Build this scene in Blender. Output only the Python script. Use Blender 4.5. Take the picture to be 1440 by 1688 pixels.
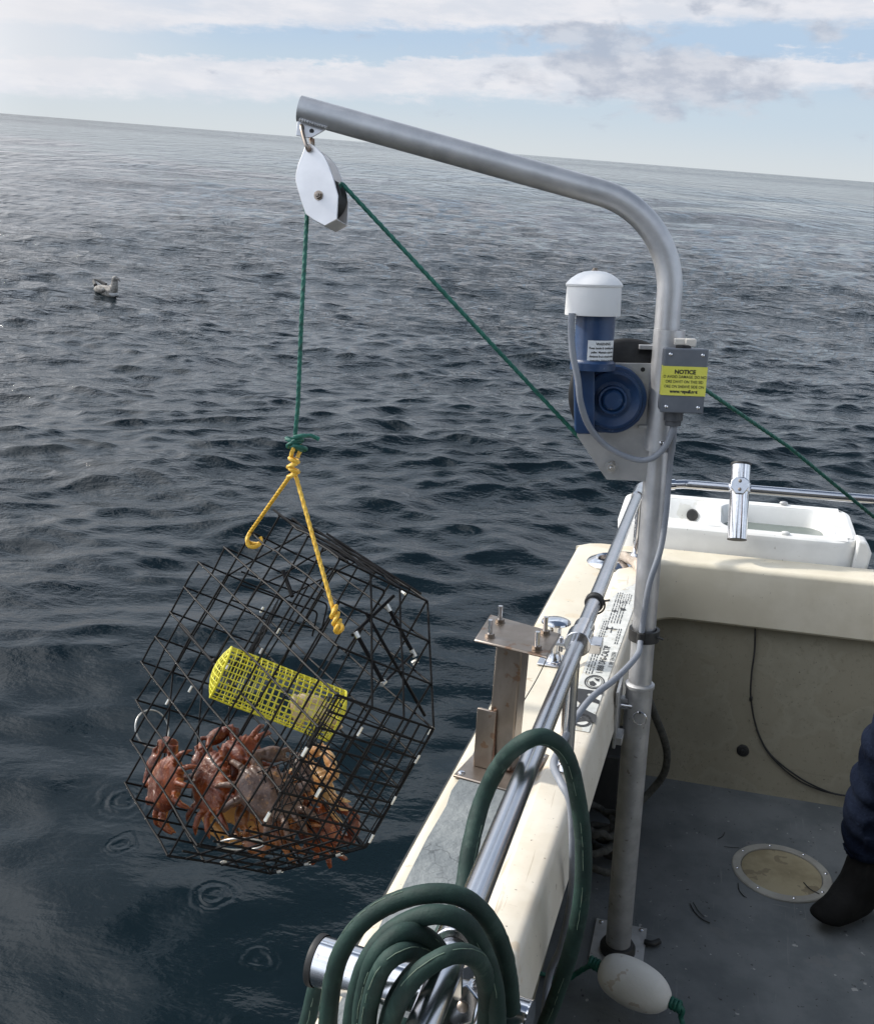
import bpy, math, random
import numpy as np
from mathutils import Vector, Matrix
random.seed(7); rng = np.random.default_rng(11)
SC = bpy.context.scene; COL = SC.collection
for o in list(bpy.data.objects): bpy.data.objects.remove(o)
rad = math.radians

# ------------------------------------------------------------ camera
F = 1550.0; CAMH = 2.3
_N = np.array([.0792, 1, .3877]); _N /= np.linalg.norm(_N)          # world up seen from the camera
_Y = np.array([0, 0, -1.]); _Y -= _N*(_Y@_N); _Y /= np.linalg.norm(_Y)
_X = np.cross(_Y, _N)
M = np.stack([_X, _Y, _N])                                          # camera -> world rotation
C0 = np.array([0, 0, CAMH])
cam = bpy.data.objects.new('camera', bpy.data.cameras.new('camera')); COL.objects.link(cam)
mw = Matrix([list(M[i])+[C0[i]] for i in range(3)]+[[0, 0, 0, 1]]); cam.matrix_world = mw
cam.data.sensor_fit = 'HORIZONTAL'; cam.data.angle = 2*math.atan(720/F)
cam.data.clip_start = .05; cam.data.clip_end = 60000
SC.camera = cam
SC.view_settings.view_transform = 'Standard'; SC.view_settings.look = 'None'
SC.view_settings.gamma = 1; SC.view_settings.exposure = 0.0; SC.view_settings.use_curve_mapping = False

# ------------------------------------------------------------ sun and sky
SUN_AZ, SUN_EL = rad(-66), rad(33)
sd = Vector((math.sin(SUN_AZ)*math.cos(SUN_EL), math.cos(SUN_AZ)*math.cos(SUN_EL), math.sin(SUN_EL)))
sun = bpy.data.objects.new('sun', bpy.data.lights.new('sun', 'SUN')); COL.objects.link(sun)
sun.data.energy = 3.4; sun.data.angle = rad(3.0); sun.data.color = (1, .94, .84)
sun.rotation_euler = sd.to_track_quat('Z', 'Y').to_euler()
W = bpy.data.worlds.new('World'); SC.world = W; W.use_nodes = True
SKY = 0.1

class NT:
    """tiny node helper"""
    def __init__(s, tree): s.t = tree; s.n = tree.nodes; s.l = tree.links
    def new(s, ty, **kw):
        n = s.n.new(ty)
        for k, v in kw.items(): setattr(n, k, v)
        return n
    def put(s, sock, v):
        if v is None: return
        if isinstance(v, bpy.types.NodeSocket): s.l.new(v, sock)
        else: sock.default_value = v
    def m(s, op, a, b=None, c=None, clamp=False):
        n = s.new('ShaderNodeMath', operation=op, use_clamp=clamp)
        s.put(n.inputs[0], a); s.put(n.inputs[1], b)
        if c is not None: s.put(n.inputs[2], c)
        return n.outputs[0]
    def vm(s, op, a, b=None):
        n = s.new('ShaderNodeVectorMath', operation=op); s.put(n.inputs[0], a); s.put(n.inputs[1], b)
        return n.outputs['Value'] if op in ('LENGTH', 'DOT_PRODUCT', 'DISTANCE') else n.outputs[0]
    def mix(s, f, a, b, bt='MIX'):
        n = s.new('ShaderNodeMix', data_type='RGBA', blend_type=bt); n.clamp_factor = True
        s.put(n.inputs[0], f); s.put(n.inputs[6], a); s.put(n.inputs[7], b); return n.outputs[2]
    def noise(s, vec, scale, detail=4, rough=.55, dist=0, out=0):
        n = s.new('ShaderNodeTexNoise'); s.put(n.inputs['Vector'], vec); s.put(n.inputs['Scale'], scale)
        n.inputs['Detail'].default_value = detail; n.inputs['Roughness'].default_value = rough; n.inputs['Distortion'].default_value = dist
        return n.outputs[out]
    def ss(s, v, a, b):
        n = s.new('ShaderNodeMapRange', interpolation_type='SMOOTHSTEP'); s.put(n.inputs[0], v)
        n.inputs[1].default_value = a; n.inputs[2].default_value = b; return n.outputs[0]
    def comb(s, x, y, z=0):
        n = s.new('ShaderNodeCombineXYZ'); s.put(n.inputs[0], x); s.put(n.inputs[1], y); s.put(n.inputs[2], z); return n.outputs[0]

def c4(c): return (c[0], c[1], c[2], 1)
w = NT(W.node_tree); w.n.clear()
sky = w.new('ShaderNodeTexSky', sky_type='NISHITA'); sky.sun_disc = False
sky.sun_elevation = SUN_EL; sky.sun_rotation = SUN_AZ; sky.air_density = 1.2; sky.dust_density = 2.0; sky.ozone_density = 1.0
tc = w.new('ShaderNodeTexCoord'); sp = w.new('ShaderNodeSeparateXYZ'); w.l.new(tc.outputs['Generated'], sp.inputs[0])
el = w.m('MULTIPLY', w.m('ARCSINE', sp.outputs[2]), 57.2958)
az = w.m('MULTIPLY', w.m('ARCTAN2', sp.outputs[0], sp.outputs[1]), 57.2958)
def sc(c): return c4([v/SKY for v in c])
bandv = w.comb(w.m('MULTIPLY', az, .055), w.m('MULTIPLY', el, .42), .3)
nb = w.m('SUBTRACT', w.noise(bandv, 1.0, 6, .6), .5)
nb2 = w.m('SUBTRACT', w.noise(w.comb(w.m('MULTIPLY', az, .5), w.m('MULTIPLY', el, 1.3), 4), 1.0, 5, .65), .5)
e2 = w.m('SUBTRACT', el, w.m('MULTIPLY', az, .078))
e2 = w.m('ADD', e2, w.m('MULTIPLY', nb, 2.4)); e2 = w.m('ADD', e2, w.m('MULTIPLY', nb2, 1.3))
blue = (.48, .62, .79); pale = (.60, .69, .76); white = (.80, .81, .86)
grad = w.mix(w.ss(el, -.3, 3.2), sc((.68, .73, .76)), sc((.57, .68, .78)))
grad = w.mix(w.ss(el, 3, 6), grad, sc(blue))
leftw = w.m('SUBTRACT', 1, w.ss(az, -26, -12))
# low cloud bank
bank = w.m('MULTIPLY', w.ss(e2, 2.5, 3.3), w.m('SUBTRACT', 1, w.ss(e2, 4.4, 4.75)))
tex = w.noise(w.comb(w.m('MULTIPLY', az, .25), w.m('MULTIPLY', el, .9), 9), 1.0, 6, .6)
wcol = w.mix(w.ss(tex, .35, .65), sc((.72, .75, .82)), sc((.84, .84, .88)))
s1 = w.mix(w.m('MULTIPLY', bank, .93), grad, wcol)
# high deck of cloud
deck = w.ss(e2, 5.75, 6.5)
s1 = w.mix(w.m('MULTIPLY', deck, w.m('SUBTRACT', .97, w.m('MULTIPLY', w.ss(nb, .05, .3), .5))), s1, wcol)
s1 = w.mix(w.m('MULTIPLY', leftw, w.m('MULTIPLY', w.ss(el, .4, 3), .75)), s1, sc((.82, .82, .85)))
# grey cumulus
def blob(a0, e0, sa, se):
    da = w.m('DIVIDE', w.m('SUBTRACT', az, a0), sa); de = w.m('DIVIDE', w.m('SUBTRACT', el, e0), se)
    return w.m('EXPONENT', w.m('MULTIPLY', w.m('ADD', w.m('MULTIPLY', da, da), w.m('MULTIPLY', de, de)), -1))
cn = w.noise(w.comb(w.m('MULTIPLY', az, .40), w.m('MULTIPLY', el, .85), 5.2), 1.0, 7, .56, .25)
bl = w.m('ADD', w.m('MULTIPLY', blob(10, 4.2, 8.5, 1.9), 1.0), w.m('MULTIPLY', blob(13, 8.9, 5, 1.1), 1.0))
bl = w.m('ADD', bl, w.m('MULTIPLY', blob(6, 6.3, 4.5, .8), .8)); bl = w.m('ADD', bl, w.m('MULTIPLY', blob(23.5, 4.5, 3.2, .4), .9))
bl = w.m('ADD', bl, w.m('MULTIPLY', blob(18, 6.8, 1.4, .8), .7))
cm = w.ss(w.m('ADD', cn, w.m('MULTIPLY', bl, .42)), .62, .88)
cshade = w.noise(w.comb(w.m('MULTIPLY', az, .36), w.m('MULTIPLY', w.m('ADD', el, .5), .8), 2.2), 1.0, 6, .6)
ccol = w.mix(w.ss(cshade, .38, .62), sc((.45, .50, .60)), sc((.64, .67, .74)))
s1 = w.mix(w.m('MULTIPLY', w.m('MULTIPLY', cm, w.ss(el, .8, 2.4)), .85), s1, ccol)
# the rest of the sky dome: broken cloud over the physical sky
dn = w.noise(tc.outputs['Generated'], 2.6, 6, .6, .3)
nd = w.noise(tc.outputs['Generated'], 5.5, 5, .6)
clear = w.m('MULTIPLY', w.ss(w.m('ADD', el, w.m('MULTIPLY', nd, 14)), 45, 51), w.ss(w.m('ADD', az, w.m('MULTIPLY', nd, 24)), -10, -6))
cover = w.m('MULTIPLY', w.m('SUBTRACT', 1, w.m('MULTIPLY', clear, .96)), w.m('ADD', .55, w.m('MULTIPLY', w.ss(dn, .36, .56), .4)))
dome = w.mix(cover, w.mix(w.m('MULTIPLY', clear, .75), sky.outputs[0], sc((.07, .11, .19))), w.mix(w.ss(dn, .46, .66), sc((.78, .90, 1.08)), sc((1.44, 1.57, 1.76))))
col = w.mix(w.ss(el, 9, 20), s1, dome)
col = w.mix(w.ss(w.m('ABSOLUTE', az), 60, 100), col, dome)
gd_ = w.m('MAXIMUM', w.vm('DOT_PRODUCT', tc.outputs['Generated'], tuple(sd)), 0)
glow = w.m('MULTIPLY', w.m('POWER', gd_, 4), w.m('SUBTRACT', 1, w.ss(az, -34, -22)))
gm = w.new('ShaderNodeMix', data_type='RGBA', blend_type='ADD'); gm.inputs[0].default_value = 1; w.l.new(col, gm.inputs[6]); w.l.new(w.vm('MULTIPLY', w.comb(glow, glow, glow), (19, 18.6, 18.6)), gm.inputs[7]); col = gm.outputs[2]
bg = w.new('ShaderNodeBackground'); w.l.new(col, bg.inputs[0]); bg.inputs[1].default_value = SKY
w.l.new(bg.outputs[0], w.new('ShaderNodeOutputWorld').inputs[0])

# ------------------------------------------------------------ frames of reference
def nrm(v): v = np.asarray(v, float); return v/np.linalg.norm(v)
def cray(x, y): return np.array([x-720, 844-y, -F])/F
_L = cray(1190, 470); _R = -cray(-5200, 300); _U = nrm(np.cross(_R, _L)); _L = nrm(_L); _R = np.cross(_L, _U)
B = np.stack([_R, _L, _U]); MB_ = M@B.T
def bt(x, y, z): return MB_@np.array([x, y, z], float)+C0         # boat frame (x starboard, y aft, z up, origin at eye height)
def bv(x, y, z): return MB_@np.array([x, y, z], float)
def pt(x, y, d): return M@(cray(x, y)*d)+C0                       # surveyed point at distance d
def cc(v): return M@np.asarray(v, float)+C0
def cv(v): return M@np.asarray(v, float)
def bray(x, y): return B@cray(x, y)
UP = np.array([0, 0, 1.])
BU, BR, BL = bv(0, 0, 1), bv(1, 0, 0), bv(0, 1, 0)

# ------------------------------------------------------------ mesh builder
class MB:
    def __init__(s): s.v = []; s.f = []
    def add(s, vs, fs):
        k = len(s.v); s.v += [tuple(map(float, p)) for p in vs]; s.f += [tuple(i+k for i in f) for f in fs]; return s
    def box(s, c, ax, ay, az):
        c = np.asarray(c, float); P = []
        for k in (-1, 1):
            for j in (-1, 1):
                for i in (-1, 1): P.append(c+i*np.asarray(ax)+j*np.asarray(ay)+k*np.asarray(az))
        return s.add(P, [(0, 2, 3, 1), (4, 5, 7, 6), (0, 1, 5, 4), (2, 6, 7, 3), (0, 4, 6, 2), (1, 3, 7, 5)])
    def tube(s, pts, r, n=10, closed=False, caps=True, prof=None):
        P = np.asarray(pts, float); m = len(P); R = np.broadcast_to(np.asarray(r, float), (m,))
        if closed: T = np.roll(P, -1, 0)-np.roll(P, 1, 0)
        else: T = np.gradient(P, axis=0)
        T /= np.linalg.norm(T, axis=1)[:, None]+1e-12
        a = np.array([0, 0, 1.]) if abs(T[0][2]) < .9 else np.array([1., 0, 0])
        u = nrm(np.cross(T[0], a)); V = []
        L = 0
        for i in range(m):
            u = nrm(u-T[i]*(u@T[i])); v = np.cross(T[i], u)
            if i: L += np.linalg.norm(P[i]-P[i-1])
            for k in range(n):
                th = 2*math.pi*k/n; rr = R[i]*(prof(th, L) if prof else 1)
                V.append(P[i]+rr*(math.cos(th)*u+math.sin(th)*v))
        Fs = []
        for i in range(m if closed else m-1):
            j = (i+1) % m
            for k in range(n): Fs.append((i*n+k, i*n+(k+1) % n, j*n+(k+1) % n, j*n+k))
        if caps and not closed: Fs += [tuple(range(n))[::-1], tuple((m-1)*n+k for k in range(n))]
        return s.add(V, Fs)
    def cyl(s, p0, p1, r, r1=None, n=16): return s.tube([p0, p1], [r, r if r1 is None else r1], n)
    def lathe(s, o, axis, prof, n=32, ref=None, sx=1, caps=True):
        o = np.asarray(o, float); ax = nrm(axis); a = np.asarray(ref, float) if ref is not None else (np.array([0, 0, 1.]) if abs(ax[2]) < .9 else np.array([1., 0, 0]))
        u = nrm(a-ax*(a@ax)); v = np.cross(ax, u); V = []
        for (r, h) in prof:
            for k in range(n):
                th = 2*math.pi*k/n; V.append(o+ax*h+r*(math.cos(th)*u*sx+math.sin(th)*v))
        Fs = [(i*n+k, i*n+(k+1) % n, (i+1)*n+(k+1) % n, (i+1)*n+k) for i in range(len(prof)-1) for k in range(n)]
        if caps: Fs += [tuple(range(n))[::-1], tuple((len(prof)-1)*n+k for k in range(n))]
        return s.add(V, Fs)
    def prism(s, poly, vec):
        n = len(poly); vec = np.asarray(vec, float); P = [np.asarray(p, float) for p in poly]
        return s.add(P+[p+vec for p in P], [tuple(range(n))[::-1], tuple(range(n, 2*n))]+[(i, (i+1) % n, n+(i+1) % n, n+i) for i in range(n)])
    def grid(s, G, closed_u=False):
        G = np.asarray(G, float); a, b = G.shape[:2]
        return s.add(G.reshape(-1, 3), [(i*b+j, ((i+1) % a)*b+j, ((i+1) % a)*b+j+1, i*b+j+1) for i in range(a if closed_u else a-1) for j in range(b-1)])
    def ell(s, c, ax, ay, az, n=16, m=10):
        c = np.asarray(c, float); V = []; Fs = []
        for i in range(1, m):
            ph = math.pi*i/m
            for k in range(n):
                th = 2*math.pi*k/n
                V.append(c+np.asarray(ax)*math.cos(th)*math.sin(ph)+np.asarray(ay)*math.sin(th)*math.sin(ph)+np.asarray(az)*math.cos(ph))
        V += [c+np.asarray(az), c-np.asarray(az)]; t = len(V)-2
        for i in range(m-2):
            for k in range(n): Fs.append((i*n+k, (i+1)*n+k, (i+1)*n+(k+1) % n, i*n+(k+1) % n))
        for k in range(n): Fs += [(t, k, (k+1) % n), (t+1, (m-2)*n+(k+1) % n, (m-2)*n+k)]
        return s.add(V, Fs)
    def build(s, name, mat, parent=None, base=None, bevel=0, seg=2, ang=38, fix=True):
        me = bpy.data.meshes.new(name); org = ORG[parent.name] if parent else np.asarray(base if base is not None else np.mean(s.v, 0), float)
        me.from_pydata([tuple(np.asarray(p)-org) for p in s.v], [], s.f); me.materials.append(mat)
        if fix:
            import bmesh
            bm = bmesh.new(); bm.from_mesh(me); bmesh.ops.recalc_face_normals(bm, faces=bm.faces); bm.to_mesh(me); bm.free()
        me.shade_smooth(); me.set_sharp_from_angle(angle=rad(ang))
        o = bpy.data.objects.new(name, me); COL.objects.link(o)
        if parent: o.parent = parent
        else: o.location = org
        ORG[o.name] = org
        if bevel:
            b = o.modifiers.new('bevel', 'BEVEL'); b.width = bevel; b.segments = seg; b.limit_method = 'ANGLE'; b.angle_limit = rad(35); b.harden_normals = False
        return o
ORG = {}
def thing(name, base, label, cat, group=None):
    o = bpy.data.objects.new(name, None); COL.objects.link(o); o.location = base; o.empty_display_size = .1
    ORG[o.name] = np.asarray(base, float); return tag(o, label, cat, group)
def tag(o, label, cat, group=None, kind=None):
    o['label'] = label; o['category'] = cat
    if group: o['group'] = group
    if kind: o['kind'] = kind
    return o
def spline(P, per=8, closed=False):
    P = [np.asarray(p, float) for p in P]; n = len(P); out = []
    for i in range(n if closed else n-1):
        if closed: p0, p1, p2, p3 = P[i-1], P[i], P[(i+1) % n], P[(i+2) % n]
        else: p0, p1, p2, p3 = P[max(i-1, 0)], P[i], P[i+1], P[min(i+2, n-1)]
        for t in np.arange(per)/per:
            out.append(.5*((2*p1)+(-p0+p2)*t+(2*p0-5*p1+4*p2-p3)*t*t+(-p0+3*p1-3*p2+p3)*t**3))
    if not closed: out.append(P[-1])
    return out
def rounded(P, r, seg=10):
    P = [np.asarray(p, float) for p in P]; out = [P[0]]
    for i in range(1, len(P)-1):
        rr = r[i-1] if isinstance(r, (list, tuple)) else r
        a, b, c = P[i-1], P[i], P[i+1]; u, v = nrm(a-b), nrm(c-b)
        th = math.acos(np.clip(u@v, -1, 1)); d = rr/math.tan(th/2)
        p, q = b+u*d, b+v*d; cen = b+nrm(u+v)*rr/math.sin(th/2)
        A0, B0 = p-cen, q-cen; ph = math.pi-th
        for k in range(seg+1):
            t = k/seg; out.append(cen+(math.sin((1-t)*ph)*A0+math.sin(t*ph)*B0)/math.sin(ph))
    out.append(P[-1]); return out
def resample(P, step):
    P = np.asarray(P, float); d = np.r_[0, np.cumsum(np.linalg.norm(np.diff(P, axis=0), axis=1))]
    t = np.linspace(0, d[-1], max(2, int(d[-1]/step)+1)); return np.stack([np.interp(t, d, P[:, i]) for i in range(3)], 1)
def rope(mb, pts, r, twist=None, step=None):
    tw = twist or 2*math.pi/(r*11)
    return mb.tube(resample(pts, step or r*.55), r, 12, prof=lambda th, L: .80+.25*abs(math.cos(1.5*(th-tw*L)))) if True else mb
def text_into(mb, txt, size, fmap, align='CENTER', bold=0):
    cu = bpy.data.curves.new('t', 'FONT'); cu.body = txt; cu.size = size; cu.align_x = align; cu.align_y = 'CENTER'; cu.offset = bold; cu.resolution_u = 3
    o = bpy.data.objects.new('t', cu); COL.objects.link(o); dg = bpy.context.evaluated_depsgraph_get()
    me = bpy.data.meshes.new_from_object(o.evaluated_get(dg))
    vs = [fmap(v.co.x, v.co.y) for v in me.vertices]; fs = [tuple(p.vertices) for p in me.polygons]
    mb.add(vs, fs); bpy.data.objects.remove(o); bpy.data.curves.remove(cu); bpy.data.meshes.remove(me)

# ------------------------------------------------------------ materials
def mat(name, c1, c2=None, rough=.5, metal=0, scale=8, bump=0, bscale=60, spec=.5, coat=0, rv=.1, contrast=(.35, .65), fn=None, stretch=None, det=5):
    m = bpy.data.materials.new(name); m.use_nodes = True; t = NT(m.node_tree); p = t.n['Principled BSDF']
    tcx = t.new('ShaderNodeTexCoord'); v = tcx.outputs['Object']
    if stretch: v = t.vm('MULTIPLY', v, stretch)
    n1 = t.noise(v, scale, det, .6)
    colr = t.mix(t.ss(n1, *contrast), c4(c1), c4(c2 or c1))
    if fn: colr = fn(t, tcx, colr, p) or colr
    t.put(p.inputs['Base Color'], colr)
    p.inputs['Metallic'].default_value = metal; p.inputs['Specular IOR Level'].default_value = spec; p.inputs['Coat Weight'].default_value = coat
    n2 = t.noise(v, scale*2.3, 4, .6)
    t.put(p.inputs['Roughness'], t.m('ADD', rough-rv/2, t.m('MULTIPLY', n2, rv)))
    if bump:
        b = t.new('ShaderNodeBump'); b.inputs['Strength'].default_value = 1; b.inputs['Distance'].default_value = bump
        t.put(b.inputs['Height'], t.noise(v, bscale, 4, .6)); t.l.new(b.outputs[0], p.inputs['Normal'])
    return m

def speck(scale, lo, colr2, amt=.8, detail=2):
    def f(t, tcx, colr, p):
        n = t.noise(tcx.outputs['Object'], scale, detail, .5); return t.mix(t.m('MULTIPLY', t.ss(n, lo, lo+.03), amt), colr, c4(colr2))
    return f
def chain(*fs):
    def f(t, tcx, colr, p):
        for g in fs: colr = g(t, tcx, colr, p)
        return colr
    return f

def scratch(amt, colr2, lo=.66):
    def f(t, tcx, colr, p):
        g = t.new('ShaderNodeNewGeometry').outputs['Position']
        v = t.comb(t.m('MULTIPLY', t.vm('DOT_PRODUCT', g, tuple(BR)), 90), t.m('MULTIPLY', t.vm('DOT_PRODUCT', g, tuple(BL)), 3.5), t.m('MULTIPLY', t.vm('DOT_PRODUCT', g, tuple(BU)), 40))
        v2 = t.comb(t.m('MULTIPLY', t.vm('DOT_PRODUCT', g, tuple(BR)), 7), t.m('MULTIPLY', t.vm('DOT_PRODUCT', g, tuple(BL)), 120), 0)
        colr = t.mix(t.m('MULTIPLY', t.ss(t.noise(v, 1, 4, .65, .6), lo, lo+.06), amt), colr, c4(colr2))
        return t.mix(t.m('MULTIPLY', t.ss(t.noise(v2, 1, 4, .65, .8), lo+.04, lo+.08), amt), colr, c4(colr2))
    return f
ALU = mat('brushed_aluminium', (.45, .455, .47), (.55, .55, .56), .46, .72, 14, .00015, 300, rv=.18)
ALUD = mat('weathered_aluminium', (.40, .40, .40), (.52, .52, .52), .5, .6, 18, .0002, 200, rv=.2, fn=speck(60, .68, (.12, .09, .06), .5))
RAILM = mat('brushed_rail', (.54, .55, .58), (.60, .60, .63), .22, 1, 8, rv=.06)
SS = mat('polished_stainless', (.62, .62, .64), (.72, .72, .74), .12, 1, 30, rv=.10, fn=speck(90, .70, (.3, .2, .12), .5))
SSB = mat('tarnished_stainless', (.24, .20, .165), (.36, .31, .27), .34, .85, 12, .00012, 160, rv=.25, fn=speck(22, .60, (.20, .10, .05), .6, 5), stretch=(1, 1, .4))
WPLATE = mat('painted_plate', (.60, .60, .62), (.70, .70, .72), .38, .55, 10, .0001, 100, rv=.15)
CREAM = mat('cream_gelcoat', (.64, .58, .46), (.72, .66, .54), .42, 0, 5, .0004, 40, coat=.1, rv=.2,
    fn=chain(scratch(.45, (.40, .30, .20)), speck(7, .60, (.62, .50, .34), .5, 8), speck(26, .68, (.42, .28, .15), .55, 5), speck(120, .72, (.12, .08, .05), .8)))
CREAMW = mat('chalky_gelcoat', (.64, .58, .48), (.72, .67, .58), .55, 0, 9, .0005, 30, rv=.2,
    fn=chain(scratch(.5, (.36, .28, .19), .64), speck(9, .62, (.58, .44, .28), .5, 7), speck(45, .70, (.25, .17, .10), .6, 4), speck(140, .73, (.1, .07, .05), .8)))
BOLS = mat('bolster_gelcoat', (.66, .60, .47), (.74, .68, .55), .5, 0, 6, .0004, 60, rv=.2, fn=speck(100, .74, (.15, .12, .08), .7))
LINER = mat('dirty_liner', (.26, .24, .18), (.34, .315, .24), .75, 0, 5, .0008, 25, det=8,
    fn=chain(scratch(.35, (.16, .14, .10), .62), speck(5, .50, (.24, .215, .155), .5, 9), speck(60, .62, (.18, .16, .11), .35, 6), speck(150, .71, (.06, .05, .04), .8)))
def _flake(t, tcx, colr, p):
    v = t.new('ShaderNodeTexVoronoi', feature='DISTANCE_TO_EDGE'); wv = t.vm('ADD', tcx.outputs['Object'], t.vm('MULTIPLY', t.noise(tcx.outputs['Object'], 30, 3, out=1), (.03, .03, .03)))
    t.put(v.inputs['Vector'], wv); v.inputs['Scale'].default_value = 26
    msk = t.m('MULTIPLY', t.m('SUBTRACT', 1, t.ss(v.outputs[0], .0, .05)), t.ss(t.noise(tcx.outputs['Object'], 10, 3), .53, .62))
    return t.mix(t.m('MULTIPLY', msk, .7), colr, c4((.06, .07, .075)))
GPAINT = mat('flaking_grey_paint', (.175, .195, .205), (.235, .255, .26), .8, 0, 14, .0045, 55, rv=.1, fn=_flake, det=7)
FLOOR = mat('scuffed_deck_paint', (.105, .118, .125), (.155, .168, .174), .66, 0, 7, .0012, 90, rv=.2, det=8,
    fn=chain(scratch(.35, (.24, .25, .25), .63), speck(38, .705, (.42, .42, .40), .7, 4), speck(11, .66, (.16, .165, .165), .5, 6), speck(75, .70, (.02, .02, .02), .8, 2)))
WPLAS = mat('white_plastic', (.74, .75, .76), (.80, .80, .80), .42, 0, 6, .0003, 50, rv=.1)
TANK = mat('white_rotomould', (.70, .70, .68), (.78, .78, .76), .5, 0, 7, .0006, 40, rv=.2, fn=chain(speck(7, .62, (.55, .54, .47), .5, 5), speck(90, .74, (.2, .19, .15), .8)))
BLUE = mat('blue_gearbox_paint', (.009, .034, .100), (.014, .050, .135), .42, 0, 14, .0004, 120, rv=.15, fn=chain(speck(60, .69, (.10, .14, .22), .6), speck(35, .72, (.28, .26, .22), .8, 5)))
BLACK = mat('black_rubber', (.012, .012, .013), (.03, .03, .03), .55, 0, 20, .0003, 90)
GBOX = mat('grey_pvc', (.115, .13, .155), (.145, .16, .185), .5, 0, 15, .0001, 200)
CABLE = mat('grey_cable', (.20, .22, .26), (.26, .28, .32), .5, 0, 15)
DKPVC = mat('dark_gland', (.05, .055, .065), (.07, .075, .085), .5, 0, 15)
YLAB = mat('yellow_label', (.70, .68, .10), (.76, .74, .14), .4, 0, 15)
WLAB = mat('white_label', (.66, .69, .72), (.74, .76, .78), .4, 0, 15)
DECAL = mat('weathered_decal', (.55, .56, .53), (.68, .68, .65), .45, 0, 30, .0002, 60, fn=speck(45, .60, (.45, .40, .30), .6, 5))
INK = mat('black_ink', (.02, .02, .022), (.04, .04, .04), .5)
WIRE = mat('black_vinyl_wire', (.004, .004, .0045), (.008, .008, .009), .5, 0, 30, .0006, 120, spec=.12)
CLIP = mat('bare_metal_clip', (.55, .54, .50), (.70, .70, .66), .3, .8, 50)
GROPE = mat('green_poly_rope', (.010, .10, .075), (.02, .15, .11), .5, 0, 60, .0006, 500, fn=speck(40, .62, (.02, .06, .05), .6, 4))
YROPE = mat('yellow_poly_rope', (.72, .40, .03), (.84, .55, .08), .5, 0, 60, .0006, 500, fn=speck(60, .62, (.5, .27, .02), .6, 4))
TROPE = mat('tan_nylon_rope', (.42, .35, .28), (.55, .47, .40), .8, 0, 60, .0008, 400)
DROPE = mat('old_dark_rope', (.05, .05, .045), (.09, .09, .08), .9, 0, 60, .001, 300)
def _hose(t, tcx, colr, p):
    n = t.noise(tcx.outputs['Object'], 24, 6, .7); return t.mix(t.m('MULTIPLY', t.ss(n, .55, .68), .5), colr, c4((.05, .09, .075)))
HOSE = mat('dark_green_hose', (.006, .026, .022), (.012, .042, .034), .72, 0, 30, .0006, 260, fn=_hose)
SCUFF = mat('hose_scuff', (.10, .17, .13), (.17, .22, .17), .8, 0, 90)
FOAM = mat('white_float_foam', (.74, .73, .69), (.82, .81, .78), .6, 0, 10, .0008, 60, fn=speck(22, .62, (.42, .32, .22), .5, 5))
LID = mat('stained_hatch_lid', (.24, .20, .12), (.36, .31, .20), .6, 0, 9, .0006, 40, det=8, fn=chain(speck(40, .70, (.7, .68, .6), .7, 3), speck(18, .60, (.14, .11, .07), .6, 6)))
RIM = mat('hatch_rim_plastic', (.30, .29, .26), (.38, .37, .33), .5, 0, 12, .0003, 60)
JEAN = mat('dark_blue_denim', (.005, .008, .019), (.009, .014, .029), .95, 0, 22, .008, 16, spec=.1, fn=speck(200, .6, (.02, .03, .06), .3))
BOOT = mat('black_rubber_boot', (.006, .006, .006), (.012, .012, .012), .85, 0, 12, .002, 60, spec=.15)
COAT = mat('dark_jacket', (.03, .035, .045), (.05, .055, .065), .85, 0, 12, .003, 20)
SKIN = mat('skin', (.50, .30, .21), (.58, .36, .27), .5, 0, 20)
HAIR = mat('brown_hair', (.05, .03, .02), (.09, .06, .04), .6, 0, 60, .002, 150)
YMESH = mat('yellow_bait_plastic', (.62, .57, .03), (.76, .70, .07), .38, 0, 20, spec=.5)
BAIT = mat('pale_fish_bait', (.45, .30, .18), (.70, .60, .42), .45, 0, 25, .002, 40)
BULK = mat('shade_cabin_gelcoat', (.45, .43, .38), (.5, .48, .43), .5, 0, 4)
HULLM = mat('hull_gelcoat', (.62, .60, .54), (.7, .68, .62), .35, 0, 3)
GUARD = mat('black_rub_rail', (.012, .014, .014), (.03, .033, .033), .5, 0, 20, .0006, 60)

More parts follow.
